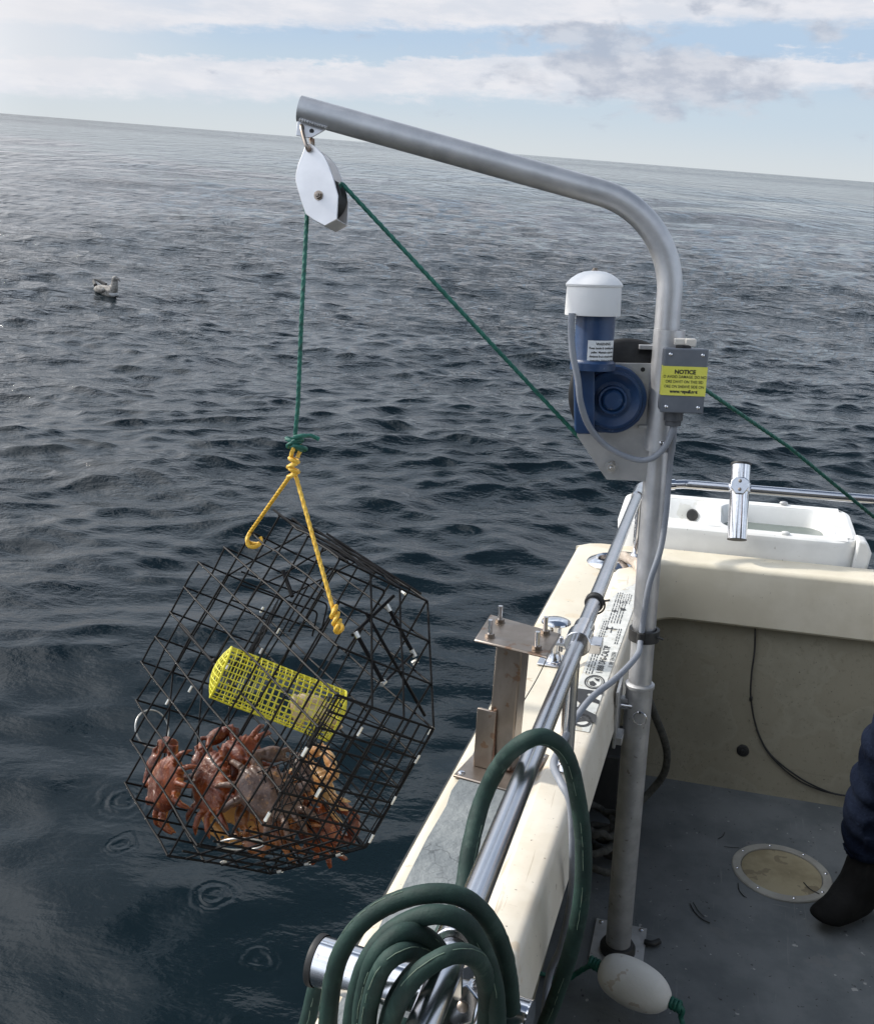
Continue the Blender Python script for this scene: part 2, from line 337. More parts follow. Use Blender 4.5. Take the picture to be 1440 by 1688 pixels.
# ------------------------------------------------------------ the sea
def water():
    m = bpy.data.materials.new('sea_water'); m.use_nodes = True; t = NT(m.node_tree); p = t.n['Principled BSDF']
    g = t.new('ShaderNodeNewGeometry'); P = g.outputs['Position']
    sx = t.new('ShaderNodeSeparateXYZ'); t.l.new(P, sx.inputs[0])
    dist = t.vm('LENGTH', P)
    p.inputs['Base Color'].default_value = (.0045, .0102, .0135, 1)
    p.inputs['IOR'].default_value = 1.333; p.inputs['Specular IOR Level'].default_value = .5
    t.put(p.inputs['Roughness'], t.m('ADD', .03, t.m('MULTIPLY', t.ss(dist, 10, 400), .04)))
    Ps = t.vm('MULTIPLY', P, (1., 1.9, 1.))
    calm = t.m('ADD', .18, t.m('MULTIPLY', t.ss(dist, 2.6, 7), .82))
    n1 = t.noise(Ps, 1.9, 5, .62, .5); n2 = t.noise(Ps, 7.5, 4, .6, .3); n3 = t.noise(Ps, .35, 4, .6)
    def band(a, b, c, d):      # fades in between a and b metres and out between c and d
        v = t.ss(dist, a, b); return v if c is None else t.m('MULTIPLY', v, t.m('SUBTRACT', 1, t.ss(dist, c, d)))
    fine = t.m('ADD', .036, t.m('MULTIPLY', t.ss(dist, 7, 16), .060))
    n1b = t.noise(Ps, 3.6, 3, .6, .3)
    h = t.m('ADD', t.m('MULTIPLY', n1, fine), t.m('MULTIPLY', n1b, t.m('MULTIPLY', fine, .55)))
    h = t.m('ADD', h, t.m('ADD', t.m('MULTIPLY', n2, t.m('MULTIPLY', .019, t.m('SUBTRACT', 1, t.ss(dist, 15, 40)))), t.m('MULTIPLY', t.noise(Ps, 24, 3, .6), t.m('MULTIPLY', .0034, t.m('SUBTRACT', 1, t.ss(dist, 6, 16))))))
    gust = t.m('ADD', .6, t.m('MULTIPLY', t.ss(t.noise(t.vm('MULTIPLY', P, (.6, .3, 1)), .16, 6, .65), .40, .60), .7))
    h = t.m('MULTIPLY', h, t.m('MULTIPLY', gust, t.m('ADD', .6, t.m('MULTIPLY', t.ss(n3, .35, .65), .6))))
    for (sx_, sy_, amp_, bd) in ((1.3, .80, .26, (15, 30, 70, 140)), (.62, .24, 1.15, (35, 75, 170, 320)), (.28, .066, 4.6, (90, 200, 450, 900)), (.10, .018, 28, (300, 600, 1500, 3000)), (.03, .004, 150, (900, 2200, None, None))):
        h = t.m('ADD', h, t.m('MULTIPLY', t.noise(t.vm('MULTIPLY', P, (sx_, sy_, 1)), 1.0, 2.5, .6, .25), t.m('MULTIPLY', band(*bd), amp_)))
    h = t.m('MULTIPLY', h, calm)
    # drip rings under the dripping pot
    for (px, py, k, amp, rr) in DRIPS:
        r_ = pt(px, py, 1); d = r_-C0; q = C0+d*(CAMH/-d[2])
        dd = t.vm('DISTANCE', t.vm('ADD', P, t.vm('MULTIPLY', t.noise(P, 7, 3, out=1), (.09, .09, 0))), tuple(q+np.array([.045, .045, 0])))
        wv = t.m('MULTIPLY', t.m('SINE', t.m('MULTIPLY', dd, k)), t.m('MULTIPLY', amp, t.m('MULTIPLY', t.m('SUBTRACT', 1, t.ss(dd, rr*.35, rr)), t.ss(dd, 0, rr*.2))))
        h = t.m('ADD', h, wv)
    b = t.new('ShaderNodeBump'); b.inputs['Strength'].default_value = 1; b.inputs['Distance'].default_value = 1
    t.put(b.inputs['Height'], h); t.l.new(b.outputs[0], p.inputs['Normal'])
    return m
DRIPS = [(350, 1482, 190, .0009, .11), (205, 1395, 210, .0006, .09), (205, 1325, 140, .0006, .15), (425, 1585, 200, .0006, .08)]
def build_water():
    ang = np.concatenate([np.linspace(-180, -46, 40)[:-1], np.linspace(-46, 46, 860), np.linspace(46, 180, 40)[1:-1]])
    rs = [.25]; 
    while rs[-1] < 30000:
        r = rs[-1]; rs.append(r+max(.014, min(r*.010, 1e9) if r < 4 else 0, r*r*(.0007 if r < 60 else .0010)/CAMH, ) if r < 900 else r*1.35)
    rs = np.array(rs); A, R = np.meshgrid(np.radians(ang), rs); X = R*np.sin(A); Y = R*np.cos(A)
    dr = np.gradient(rs)[:, None]; Z = np.zeros_like(X); DX = np.zeros_like(X); DY = np.zeros_like(X)
    n = 170; lam = np.r_[np.exp(rng.uniform(math.log(.16), math.log(5.5), n)), np.exp(rng.uniform(math.log(6), math.log(30), 14))]
    for l in lam:
        a = rad(97)+rng.normal(0, .55); k = 2*math.pi/l; kx, ky = k*math.cos(a), k*math.sin(a)
        amp = (.0050*l**.93*rng.uniform(.4, 1.3)/(1+(l/1.9)**1.5)) if l < 5.5 else .0022*l*rng.uniform(.5, 1.2)
        fade = np.clip((l/np.maximum(dr, R*.0019)-2.1)/2.2, 0, 1)
        near = .22+.78*np.clip((R-2.6)/3.6, 0, 1)
        ph = kx*X+ky*Y+rng.uniform(0, 6.28); s, c = np.sin(ph), np.cos(ph); aw = amp*fade*near
        Z += aw*c; DX -= aw*s*kx/k*1.15; DY -= aw*s*ky/k*1.15
    # groups: patches of rougher and smoother water
    X = X+DX; Y = Y+DY
    global SEA; SEA = (X, Y, Z)
    V = np.stack([X, Y, Z], -1).reshape(-1, 3); nr, na = A.shape
    i = np.arange(nr-1)[:, None]; j = np.arange(na)[None, :]; j2 = (j+1) % na
    Q = np.stack([i*na+j, i*na+j2, (i+1)*na+j2, (i+1)*na+j], -1).reshape(-1, 4)
    me = bpy.data.meshes.new('water'); me.vertices.add(len(V)); me.vertices.foreach_set('co', V.ravel())
    me.loops.add(Q.size); me.loops.foreach_set('vertex_index', Q.ravel().astype(np.int32))
    me.polygons.add(len(Q)); me.polygons.foreach_set('loop_start', (np.arange(len(Q))*4).astype(np.int32))
    me.update(calc_edges=True); me.validate(); me.materials.append(water()); me.shade_smooth()
    if me.polygons[len(me.polygons)//2].normal.z < 0: me.flip_normals()
    o = bpy.data.objects.new('water', me); COL.objects.link(o); o['kind'] = 'structure'; return o
build_water()

# ------------------------------------------------------------ the boat
XO = -.416                      # outboard edge of the side deck
def xi(y): return -.190+max(0, (min(y, 3.0)-1.1))*.026        # inboard edge of the coaming
boat = thing('fishing_boat', bt(.8, 1.2, -1.75), 'cream fishing boat with grey cockpit floor, seen over its side deck towards the stern', 'boat')
Y0, Y1 = -2.2, 3.37
def extr(prof, y0, y1, n=40, mirror=False):
    G = []
    for y in np.linspace(y0, y1, n):
        row = []
        for q in prof:
            x, z = (q(y) if callable(q) else q)
            row.append(bt(1.7-x if mirror else x, y, z))
        G.append(row)
    return np.array(G)
def arc(cx, cz, r, a0, a1, n=6): return [(cx+r*math.cos(rad(a)), cz+r*math.sin(rad(a))) for a in np.linspace(a0, a1, n)]
for mir in (False, True):
    mb = MB(); mb.grid(extr([(XO-.02, -1.06), (XO-.03, -1.5), (XO+.03, -2.2), (XO+.25, -2.75)], Y0, Y1+.06, mirror=mir)); mb.build('hull_side', HULLM, boat)
    mb = MB(); mb.grid(extr([(XO-.015, -1.07), (XO-.033, -1.06), (XO-.037, -1.03), (XO-.031, -1.0), (XO-.012, -.990)], Y0, Y1+.0, mirror=mir)); mb.build('rub_rail', GUARD, boat)
    P = [(XO-.014, -1.0)]+arc(XO+.006, -.967, .017, 185, 90, 6)+[(-.30, -.95), (-.262, -.951)]
    mb = MB(); mb.grid(extr(P, Y0, Y1, 80, mir)); mb.build('side_deck', CREAM, boat)
    P = [(-.262, -.951), (-.257, -.950), (-.250, -.943), (-.245, -.941)]+[(lambda y, k=k: (xi(y)-.018+.018*math.sin(rad(k)), -.959+.018*math.cos(rad(k)))) for k in (0, 18, 36, 54, 72, 90)] + \
        [(lambda y: (xi(y)+.006, -1.00)), (lambda y: (xi(y)+.010, -1.062)), (lambda y: (xi(y)+.004, -1.068)), (lambda y: (xi(y)-.03, -1.068))]
    mb = MB(); mb.grid(extr(P, Y0, 3.30, 80, mir)); mb.build('side_coaming', CREAMW, boat)
    mb = MB(); mb.grid(extr([(-.225, -1.066), (-.30, -1.08), (-.335, -1.3), (-.30, -1.70), (-.285, -1.752)], Y0, 3.36, 30, mir)); mb.build('inner_wall', LINER, boat)
# non-skid paint on the side deck, forward of the post
G = []
for y in np.linspace(-1.5, 1.72, 60):
    wob = -.011+.0018*math.sin(y*31)+.0014*math.sin(y*67+1)
    G.append([bt(XO+.024+wob+.001, y, -.9465), bt(-.34, y, -.9465), bt(-.279+wob*.8, y, -.9465)])
MB().grid(np.array(G)).build('non_skid_strip', GPAINT, boat, ang=80)
# floor
mb = MB(); mb.grid(np.array([[bt(x, y, -1.75) for y in np.linspace(-2.2, 3.25, 20)] for x in np.linspace(-.30, 2.0, 12)])); mb.build('cockpit_floor', FLOOR, boat)
# stern
G = []
for x in np.linspace(-.40, 2.10, 60):
    G.append([bt(x, y, z) for (y, z) in [(3.213, -1.752), (3.225, -1.71), (3.25, -1.60), (3.29, -1.35), (3.325, -1.12)]])
MB().grid(np.array(G)).build('transom_wall', LINER, boat)
G = []
for x in np.concatenate([np.linspace(-.185, -.05, 16), np.linspace(-.03, 2.0, 50)]):
    e = max(0, (-.04-x)/.145); cur = -.13*(1-math.sqrt(max(0, 1-min(1, e)**2)))   # the bolster sweeps into the side coaming
    lift = .0
    prof = [(3.35, -1.155), (3.285, -1.160), (3.274, -1.150), (3.276, -1.06)]+[(3.292+.018*math.cos(rad(a)), -.962+.018*math.sin(rad(a))) for a in (180, 155, 130, 110, 90)]+[(3.36, -.944), (3.425, -.944), (3.436, -.95), (3.44, -.98)]
    G.append([bt(x, y+(cur if y < 3.34 else 0), z+(.0 if z > -1.1 else -.035*min(1, e)**2)) for (y, z) in prof])
MB().grid(np.array(G)).build('transom_bolster', BOLS, boat)
mb = MB(); mb.prism([bt(*p) for p in [(XO-.014, Y1-.001, -.9515), (XO+.03, Y1+.05, -.9515), (XO+.07, Y1+.065, -.9515), (2.1, Y1+.065, -.9515), (2.1, 3.36, -.9515), (-.262, 3.36, -.9515)]], bv(0, 0, -.1)); mb.build('stern_deck', CREAM, boat)
mb = MB(); mb.grid(np.array([[bt(x, 3.43, -1.05), bt(x, 3.44, -1.6), bt(x, 3.40, -2.8)] for x in np.linspace(XO-.02, 2.12, 10)])); mb.build('transom_skin', HULLM, boat)
# unseen cabin behind the viewer, added to keep skylight off the cockpit
mb = MB(); mb.box(bt(.85, -.62, -.70), BR*1.25, BL*.03, BU*1.05); mb.build('cabin_shade_bulkhead', BULK, boat)
mb = MB(); mb.box(bt(.85, -.70, .46), BR*1.34, BL*1.75, BU*.03); mb.build('cabin_shade_roof', BULK, boat, bevel=.01)
# deck hatch
hc = bt(.341, 2.747, -1.75); mb = MB(); mb.lathe(hc, BU, [(.146, -.004), (.146, .004), (.143, .007), (.122, .008), (.119, .005), (.119, -.004)], 64, ref=BR, sx=1.0, caps=False); ht = mb.build('deck_hatch', RIM, boat)
mb = MB(); mb.lathe(hc, BU, [(.0, .0045), (.06, .0055), (.105, .005), (.117, .003), (.1175, -.002)], 64, caps=False, ref=BR); mb.build('hatch_lid', LID, ht)
for k in range(8):
    a = rad(45*k+12); q = hc+BR*.133*math.cos(a)+BL*.133*math.sin(a)+BU*.008
    MB().lathe(q, BU, [(.0048, -.002), (.0048, .001), (.003, .0025), (.0005, .003)], 12).build('screw', SS, ht)
# scuffs, drain plug, patches on the transom wall
def wallp(x, z, off=.004):
    y = np.interp(z, [-1.752, -1.71, -1.60, -1.35, -1.12], [3.213, 3.225, 3.25, 3.29, 3.325]); return bt(x, y-off, z)
q = wallp(.224, -1.61, .0); MB().lathe(q, -BL, [(.021, -.003), (.021, .006), (.017, .009), (.008, .009), (.006, .012), (.0005, .012)], 32).build('drain_plug', BLACK, boat)
# side rail, round the corner and along the stern
RX, RZ = -.21, -.70
path = rounded([bt(RX, -.6, RZ), bt(RX, 3.36, RZ), bt(-.06, 3.44, RZ), bt(2.0, 3.44, RZ)], [.16, .05], 10)
mb = MB(); mb.tube(path, .0165, 20); rail = mb.build('side_rail', RAILM, boat)
mb = MB(); mb.tube(rounded([bt(RX, 3.16, RZ), bt(RX, 3.36, RZ), bt(-.10, 3.418, RZ)], .13, 8), .0200, 20); mb.build('rail_sleeve', SS, rail)
for (y, x) in ((1.70, RX), (3.27, RX+.006)):
    mb = MB(); mb.tube([bt(x, y, -.95), bt(x, y, RZ)], .0145, 16); st = mb.build('stanchion', SS, rail)
    MB().lathe(bt(x, y, -.942), BU, [(.026, -.002), (.026, .004), (.021, .007), (.017, .015), (.0155, .015)], 28).build('stanchion_foot', SS, st)
MB().tube([bt(1.5, 3.44, -.95), bt(1.5, 3.44, RZ)], .0145, 16).build('stanchion', SS, rail)
# clamp halves on the rail near the post
mb = MB(); mb.tube([bt(RX, 1.76, RZ), bt(RX, 1.81, RZ)], .0265, 20); mb.tube([bt(RX, 1.80, RZ), bt(RX, 1.865, RZ)], .0215, 20)
mb.box(bt(RX+.034, 1.785, RZ-.006), BR*.012, BL*.024, BU*.010); mb.box(bt(RX-.045, 1.79, RZ-.012), BR*.030, BL*.013, BU*.0035)
mb.tube([bt(RX-.06, 1.79, RZ-.03), bt(RX-.06, 1.79, RZ+.004)], .0045, 10); mb.tube([bt(RX-.036, 1.787, RZ-.03), bt(RX-.036, 1.787, RZ+.002)], .0045, 10)
mb.build('rail_clamp', SS, rail, bevel=.002)
mb = MB(); ring = lambda c, ax, r, rr, n=36: mb.tube([c+r*(math.cos(2*math.pi*k/n)*nrm(np.cross(ax, BU))+math.sin(2*math.pi*k/n)*nrm(np.cross(ax, np.cross(ax, BU)))) for k in range(n)], rr, 8, closed=True)
ring(bt(RX, 2.02, RZ), BL, .0185, .0032); ring(bt(RX, 2.035, RZ), BL, .0185, .0032); ring(bt(RX+.002, 2.028, RZ-.004), BL+.2*BR, .0225, .0022)
mb.tube([bt(RX+.018, 2.03, RZ+.004), bt(RX+.034, 2.025, RZ+.010)], .0026, 8)
tag(mb.build('cable_tie', BLACK, base=bt(RX, 2.03, RZ)), 'black cable ties wrapped round the side rail beyond the clamp', 'cable tie')

# sticker with rules on the coaming
def dc(u, v): # u along the boat (m, aft +), v across from ridge (0) to inner edge (1)
    y = 1.90+u; x0 = -.2435; x1 = xi(y)-.016; return x0+(x1-x0)*v, y
G = []
for u in np.linspace(-.03, 1.10, 60):
    v0 = max(0, (u-.80)/.26)**2*.8
    G.append([bt(*dc(u, v0+(1.0-v0)*k), -.9395) for k in (0, .33, .66, 1)])
decal = MB().grid(np.array(G)).build('rules_sticker', DECAL, boat)
def dmap(u0, v0):
    def f(x, y):   # text runs aft, its top towards the outboard edge
        a, b = dc(u0+x, 0); return bt(a+(v0-y), b, -.9385)
    return f
mb = MB()
text_into(mb, '1 888 DFG-CALTIP', .0235, dmap(.385, .040), bold=.0004); text_into(mb, '(1 888 334-2258)', .0150, dmap(.39, .062), bold=.0001)
for (u0, u1, vs, dash) in ((.28, .50, (.008, .015, .022), .03), (.50, .66, (.008, .014, .020), .02), (.50, .62, (.055, .061), .02), (.66, .86, (.02, .028, .036, .044, .052), .04), (.84, .93, (.02, .027, .034, .041, .048, .055, .062), .02)):
    for v in vs:
        u = u0
        while u < u1:
            l = random.uniform(.3, 1)*dash
            a, b = dc(u, 0); mb.add([bt(a+v, b, -.9385), bt(a+v+.0022, b, -.9385), bt(a+v+.0022, b+l, -.9385), bt(a+v, b+l, -.9385)], [(0, 1, 2, 3)]); u += l+.006
def dring(u0, v0, ru, rv, wd):
    n = 40; V = []
    for k in range(n):
        a = 2*math.pi*k/n
        for s in (1, 1-wd):
            x, y = dc(u0+ru*s*math.cos(a), 0); V.append(bt(x+v0+rv*s*math.sin(a), y, -.9385))
    mb.add(V, [(2*k, 2*k+1, (2*k+3) % (2*n), (2*k+2) % (2*n)) for k in range(n)])
dring(.235, .036, .042, .024, .14); dring(.235, .036, .033, .018, .08); dring(.02, .036, .032, .022, .30)
def dpoly(pts): mb.add([bt(dc(u, 0)[0]+v, 1.90+u, -.9385) for u, v in pts], [tuple(range(len(pts)))])
dpoly([(.212, .028), (.232, .024), (.24, .032), (.225, .042), (.21, .038)]); dpoly([(.245, .038), (.258, .032), (.256, .046), (.24, .046)])
dpoly([(.60, .02), (.625, .02), (.625, .025), (.60, .025)]); dpoly([(.61, .025), (.616, .025), (.616, .052), (.61, .052)]); dpoly([(.58, .035), (.63, .035), (.63, .038), (.58, .038)])
_dp = dpoly
def dpoly(p): _dp([(u+.135, v) for u, v in p])
dpoly([(.05, .004), (.05, .062), (.035, .064), (.03, .03), (.02, .028), (.0, .06), (-.02, .062), (-.01, .035), (-.03, .03), (-.06, .036), (-.08, .064), (-.115, .066), (-.12, .05), (-.10, .03), (-.115, .006), (-.06, .006), (-.05, .018), (-.03, .02), (-.015, .006)])
dpoly([(-.13, .024), (-.112, .022), (-.10, .036), (-.115, .046), (-.12, .036)]); dpoly = _dp
dpoly([(.76, .02), (.775, .03), (.765, .036), (.755, .03)]); dpoly([(.775, .045), (.80, .04), (.792, .058), (.78, .06)])
mb.build('printed_marks', INK, decal, fix=False)

# hull fittings
fit = thing('hawse_fitting', bt(-.285, 3.18, -.95), 'oval chrome rope guide set into the stern corner of the side deck', 'rope guide')
hb = bt(-.285, 3.18, -.949); mb = MB()
def ovl(a, b, h, k=64):
    out = []
    for i in range(k):
        th = 2*math.pi*i/k; out.append(hb+BR*a*math.copysign(abs(math.cos(th))**1.1, math.cos(th))+BL*b*math.copysign(abs(math.sin(th))**.9, math.sin(th))+BU*h)
    return out
mb.grid(np.array([[ovl(a, b, h)[i] for (a, b, h) in ((.078, .092, 0), (.080, .094, .006), (.074, .088, .012), (.050, .060, .022), (.042, .050, .018), (.038, .046, -.002))] for i in range(64)]), closed_u=True); mb.build('flange', SS, fit)
mb = MB(); mb.add(ovl(.043, .051, .004), [tuple(range(64))]); mb.build('opening', BLACK, fit)
for s in (-1, 1): MB().lathe(hb+BR*.067*s+BU*.009, BU, [(.006, -.003), (.006, .002), (.001, .004)], 12).build('screw', SS, fit)
mb = MB(); rope(mb, spline([hb+BU*-.02+BR*.01-BL*.0, hb+BR*.03+BU*.030-BL*.01, hb+BR*.06+BU*.034-BL*.03, hb+BR*.095+BU*.028-BL*.07, hb+BR*.118+BU*.018-BL*.14]), .0165)
tag(mb.build('mooring_rope', TROPE, base=hb), 'thick tan twisted rope coming out of the chrome rope guide', 'rope')
# mushroom cleat
cl = thing('mooring_cleat', bt(-.325, 2.25, -.95), 'round-topped chrome mooring bitt on the side deck behind the steel post', 'cleat')
cb = bt(-.325, 2.25, -.949)
MB().box(cb+BU*.003, BR*.038, BL*.040, BU*.003).build('foot_plate', SS, cl, bevel=.003)
MB().lathe(cb, BU, [(.026, .004), (.020, .01), (.015, .03), (.0145, .09), (.018, .102)], 28).build('stem', SS, cl)
MB().lathe(cb+BU*.10, BU, [(.014, 0), (.030, .002), (.036, .006), (.035, .010), (.028, .014), (.016, .018), (.0005, .019)], 40, sx=1.05, ref=BR).build('cap', SS, cl)
MB().box(cb+BU*.05+BR*.01, BR*.006, BL*.012, BU*.02).box(cb+BU*.045, BR*.030, BL*.007, BU*.007).build('cross_bar', SS, cl, bevel=.004)

# ------------------------------------------------------------ steel post with bolted plate
ps = thing('steel_post', bt(-.33, 1.68, -.95), 'brown tarnished steel post with four-bolt top plate, standing on the side deck', 'mounting post')
pb = np.array([-.333, 1.678])
ex = nrm(BR*.985-BL*.17); ey = nrm(np.cross(BU, ex)); pz = bt(pb[0], pb[1], -.948)
MB().box(pz+BU*.003, ex*.070, ey*.085, BU*.003).build('base_plate', SSB, ps, bevel=.0035)
for i in (-1, 1):
    for j in (-1, 1): MB().lathe(pz+BU*.006+ex*.058*i+ey*.070*j, BU, [(.0075, 0), (.007, .002), (.004, .0038), (.0005, .0042)], 16).build('screw', SS, ps)
H_ = .292
sh = ex*.0125; tcm_ = (-.311, 1.656)
mb = MB()
for k in range(4):
    pass
def loop(c, a, b): return [c+ex*a*i+ey*b*j for i, j in ((-1, -1), (1, -1), (1, 1), (-1, 1))]
sh = bt(tcm_[0]-.008, tcm_[1]+.004, 0)-bt(pb[0], pb[1], 0)
mb.prism(loop(pz+BU*.006, .027, .023), BU*(H_-.012)+sh); mb.build('square_tube', SSB, ps, bevel=.004)
mb = MB(); mb.prism([pz+BU*.006+ex*a-ey*b for a, b in ((-.046, .026), (-.010, .029), (-.010, .0335), (-.050, .0335))], BU*.130+sh*.4); mb.build('welded_angle', SSB, ps, bevel=.002)
mb = MB(); mb.tube([pz+BU*z+ex*(-.009)-ey*.031+np.array([0, 0, 0])+ex*.0008*math.sin(z*900) for z in np.linspace(.01, .136, 60)], .0032, 8); mb.build('weld_bead', mat('rusty_weld', (.22, .11, .07), (.34, .22, .16), .6, .4, 90, .001, 300), ps)
tp = pz+BU*H_+sh
tcn = [np.array(q) for q in ((-.384, 1.606), (-.239, 1.572), (-.234, 1.694), (-.387, 1.752))]; tcm = sum(tcn)/4
tp = bt(tcm[0], tcm[1], -.953+H_+.0)
MB().prism([bt(q[0], q[1], -.953+H_) for q in tcn], BU*.006).build('top_plate', SSB, ps, bevel=.004)
exx = (bt(*tcn[1], 0)-bt(*tcn[0], 0)+bt(*tcn[2], 0)-bt(*tcn[3], 0))/4/.083; eyy = (bt(*tcn[3], 0)-bt(*tcn[0], 0)+bt(*tcn[2], 0)-bt(*tcn[1], 0))/4/.068
for i in (-1, 1):
    for j in (-1, 1):
        q = tp+BU*.006+exx*.053*i+eyy*.042*j
        bo = MB().tube([q-BU*.012, q+BU*.034], .0044, 12).build('bolt', SS, ps); MB().lathe(q, BU, [(.0088, 0), (.0088, .007)], 6).build('nut', SSB, bo)
        MB().lathe(q-BU*.0005, BU, [(.0105, 0), (.0105, .0018)], 20).build('washer', SSB, bo)
mb = MB(); mb.tube(spline([bt(-.262, 1.79, -.72), bt(-.285, 1.75, -.78), bt(-.315, 1.71, -.84)]), .0012, 6)
tag(mb.build('loose_wire', BLACK, base=bt(-.29, 1.74, -.78)), 'thin dark wire strung from the rail clamp down behind the steel post', 'wire')

# ------------------------------------------------------------ davit
PX, PY = -.105, 2.231
dv = thing('davit', bt(PX, PY, -1.75), 'tall grey aluminium davit with its bent arm reaching out over the water', 'davit')
Q = bt(PX, PY, .0)
tip = pt(494, 179, 2.10); E1 = pt(975, 316, 2.135)
adir = nrm(E1-tip)
# where the arm line meets the pole axis (closest points)
w0 = tip-bt(PX, PY, 0); a_, b_, c_ = adir@adir, adir@BU, BU@BU; d_, e_ = adir@w0, BU@w0
s_ = (b_*e_-c_*d_)/(a_*c_-b_*b_); t_ = (a_*e_-b_*d_)/(a_*c_-b_*b_)
corner = .5*((tip+adir*s_)+(bt(PX, PY, 0)+BU*t_))
low = bt(PX, PY, -1.02)
path = rounded([tip, corner, low], .225, 22)
MB().tube(path, .0285, 36).build('arm', ALU, dv)
zc = t_
MB().tube([bt(PX, PY, -1.745), bt(PX, PY, -.975)], .0330, 36).build('lower_tube', ALUD, dv)
mb = MB(); mb.lathe(bt(PX, PY, -.978), BU, [(.0330, 0), (.0362, .002), (.0362, .010), (.033, .013), (.0285, .014)], 36); mb.build('collar_ring', ALUD, dv)
MB().lathe(bt(PX, PY, -1.75), BU, [(.047, 0), (.047, .02), (.041, .03), (.033, .032)], 36).build('rubber_boot', BLACK, dv)
MB().prism([bt(x, y, -1.749) for x, y in ((-.175, 2.345), (-.035, 2.345), (-.035, 2.15), (-.175, 2.15))], BU*.006).build('floor_plate', ALUD, dv, bevel=.001)
for x in (-.16, -.05):
    for y in (2.33, 2.165): MB().lathe(bt(x, y, -1.743), BU, [(.007, 0), (.006, .004), (.001, .005)], 12).build('screw', SS, dv)
# bracket to the coaming
mb = MB(); mb.box(bt(-.151, PY-.035, -1.035), BR*.004, BL*.055, BU*.075); mb.box(bt(-.137, PY-.01, -1.02), BR*.020, BL*.012, BU*.014); mb.box(bt(-.142, PY-.06, -1.09), BR*.010, BL*.028, BU*.010)
mb.build('side_bracket', ALUD, dv, bevel=.002)
MB().tube([bt(-.155, PY-.03, -1.02), bt(-.118, PY-.03, -1.02)], .005, 10).build('bolt', SS, dv)
mb = MB(); cr = bt(PX+.008, PY-.0345, -1.045); mb.tube([cr+BR*.0165*math.cos(a)+BU*.0165*math.sin(a)-BL*.001 for a in np.linspace(0, 2*math.pi, 28)[:-1]], .0014, 6, closed=True); mb.tube([bt(PX+.008, PY-.0390, -1.0285), bt(PX+.008, PY+.03, -1.0285)], .0035, 8); mb.build('ring_pin', SS, dv)
# eye plate at the tip
ear = [pt(490, 197, 2.10), pt(540, 212, 2.10), pt(514, 227, 2.10), pt(487, 222, 2.10)]
vy = nrm(np.cross(adir, BU))
ear = []
for x, y in ((491, 190), (542, 207), (541, 211), (515, 226), (508, 227), (488, 223)): ear.append(pt(x, y, 2.10)-vy*.003)
MB().prism(ear, vy*.006).build('eye_plate', WPLATE, dv, bevel=.001)
for (x, y) in ((498, 212), (514, 216)): MB().lathe(pt(x, y, 2.10)-vy*.004, vy, [(.0052, 0), (.0052, .008)], 16).build('eye_hole', BLACK, dv)
mb = MB(); mb.tube([pt(494+k*1.05, 195.5+k*.33+.4*math.sin(k*1.6), 2.088) for k in range(0, 44)], [.0036+.0012*math.sin(k*1.6) for k in range(44)], 8); mb.build('weld_bead', ALU, dv)

# ------------------------------------------------------------ hauler on its plate
en = nrm(bv(-.983, -.184, 0)); hn = nrm(bv(.184, -.983, 0))         # outboard along the plate; towards the viewer
PC = bt(PX, PY, 0)
def hp(x, y, off=0.):
    d = pt(x, y, 1)-C0; o = PC+hn*off; t = ((o-C0)@hn)/(d@hn); return C0+d*t
ha = thing('pot_hauler', hp(1010, 660), 'blue electric pot hauler with white motor cap bolted to a plate on the davit', 'pot hauler')
def zat(y):  # height on the pole axis for a picture row
    best = min(np.linspace(-1.7, .8, 2501), key=lambda z: abs((lambda c: 844-F*c[1]/-c[2])(M.T@(bt(PX, PY, z)-C0))-y)); return best
zs0, zs1 = zat(742), zat(543)
mb = MB(); mb.lathe(bt(PX, PY, zs0), BU, [(.0290, 0), (.0355, .0), (.0355, zs1-zs0), (.0318, zs1-zs0), (.0316, zs1-zs0-.02)], 36, caps=False); mb.build('pole_sleeve', ALU, ha)
pp = [hp(x, y, -.003) for x, y in ((944, 597), (1085, 599), (1083, 795), (999, 790), (951, 719))]
MB().prism(pp, -hn*.006).build('mounting_plate', ALU, ha, bevel=.001)
q = hp(1007, 770, .0); mb = MB(); mb.lathe(q, hn, [(.0165, -.001), (.0165, .003), (.010, .0031)], 28); mb.build('washer', ALUD, ha)
MB().lathe(q, hn, [(.0098, .003), (.0098, .010)], 6).build('nut', SS, ha); MB().lathe(q, hn, [(.0052, .008), (.0052, .018), (.004, .020)], 14).build('bolt', SS, ha)
MB().lathe(hp(1059, 609, -.0035), hn, [(.0052, 0), (.0052, .0012)], 18).build('plate_hole', BLACK, ha)
q = hp(1090, 730, .034); MB().lathe(q, hn, [(.006, -.01), (.006, .003), (.004, .004)], 6).build('set_bolt', SS, ha)
q = hp(1062, 704, .004); MB().box(q, en*.014, BU*.004, hn*.004).build('weld_tab', ALUD, ha)
# sheave (behind the plate)
sc_ = hp(1030, 652, -.055)
mb = MB(); mb.lathe(sc_, hn, [(.03, -.034), (.128, -.030), (.133, -.026), (.128, -.020), (.085, -.004), (.085, .004), (.128, .020), (.133, .026), (.128, .030), (.03, .034)], 64); mb.build('sheave', BLACK, ha)
MB().box(hp(1070, 572, -.016), en*.024, BU*.005, hn*.012).build('rope_guide', ALU, ha, bevel=.001)
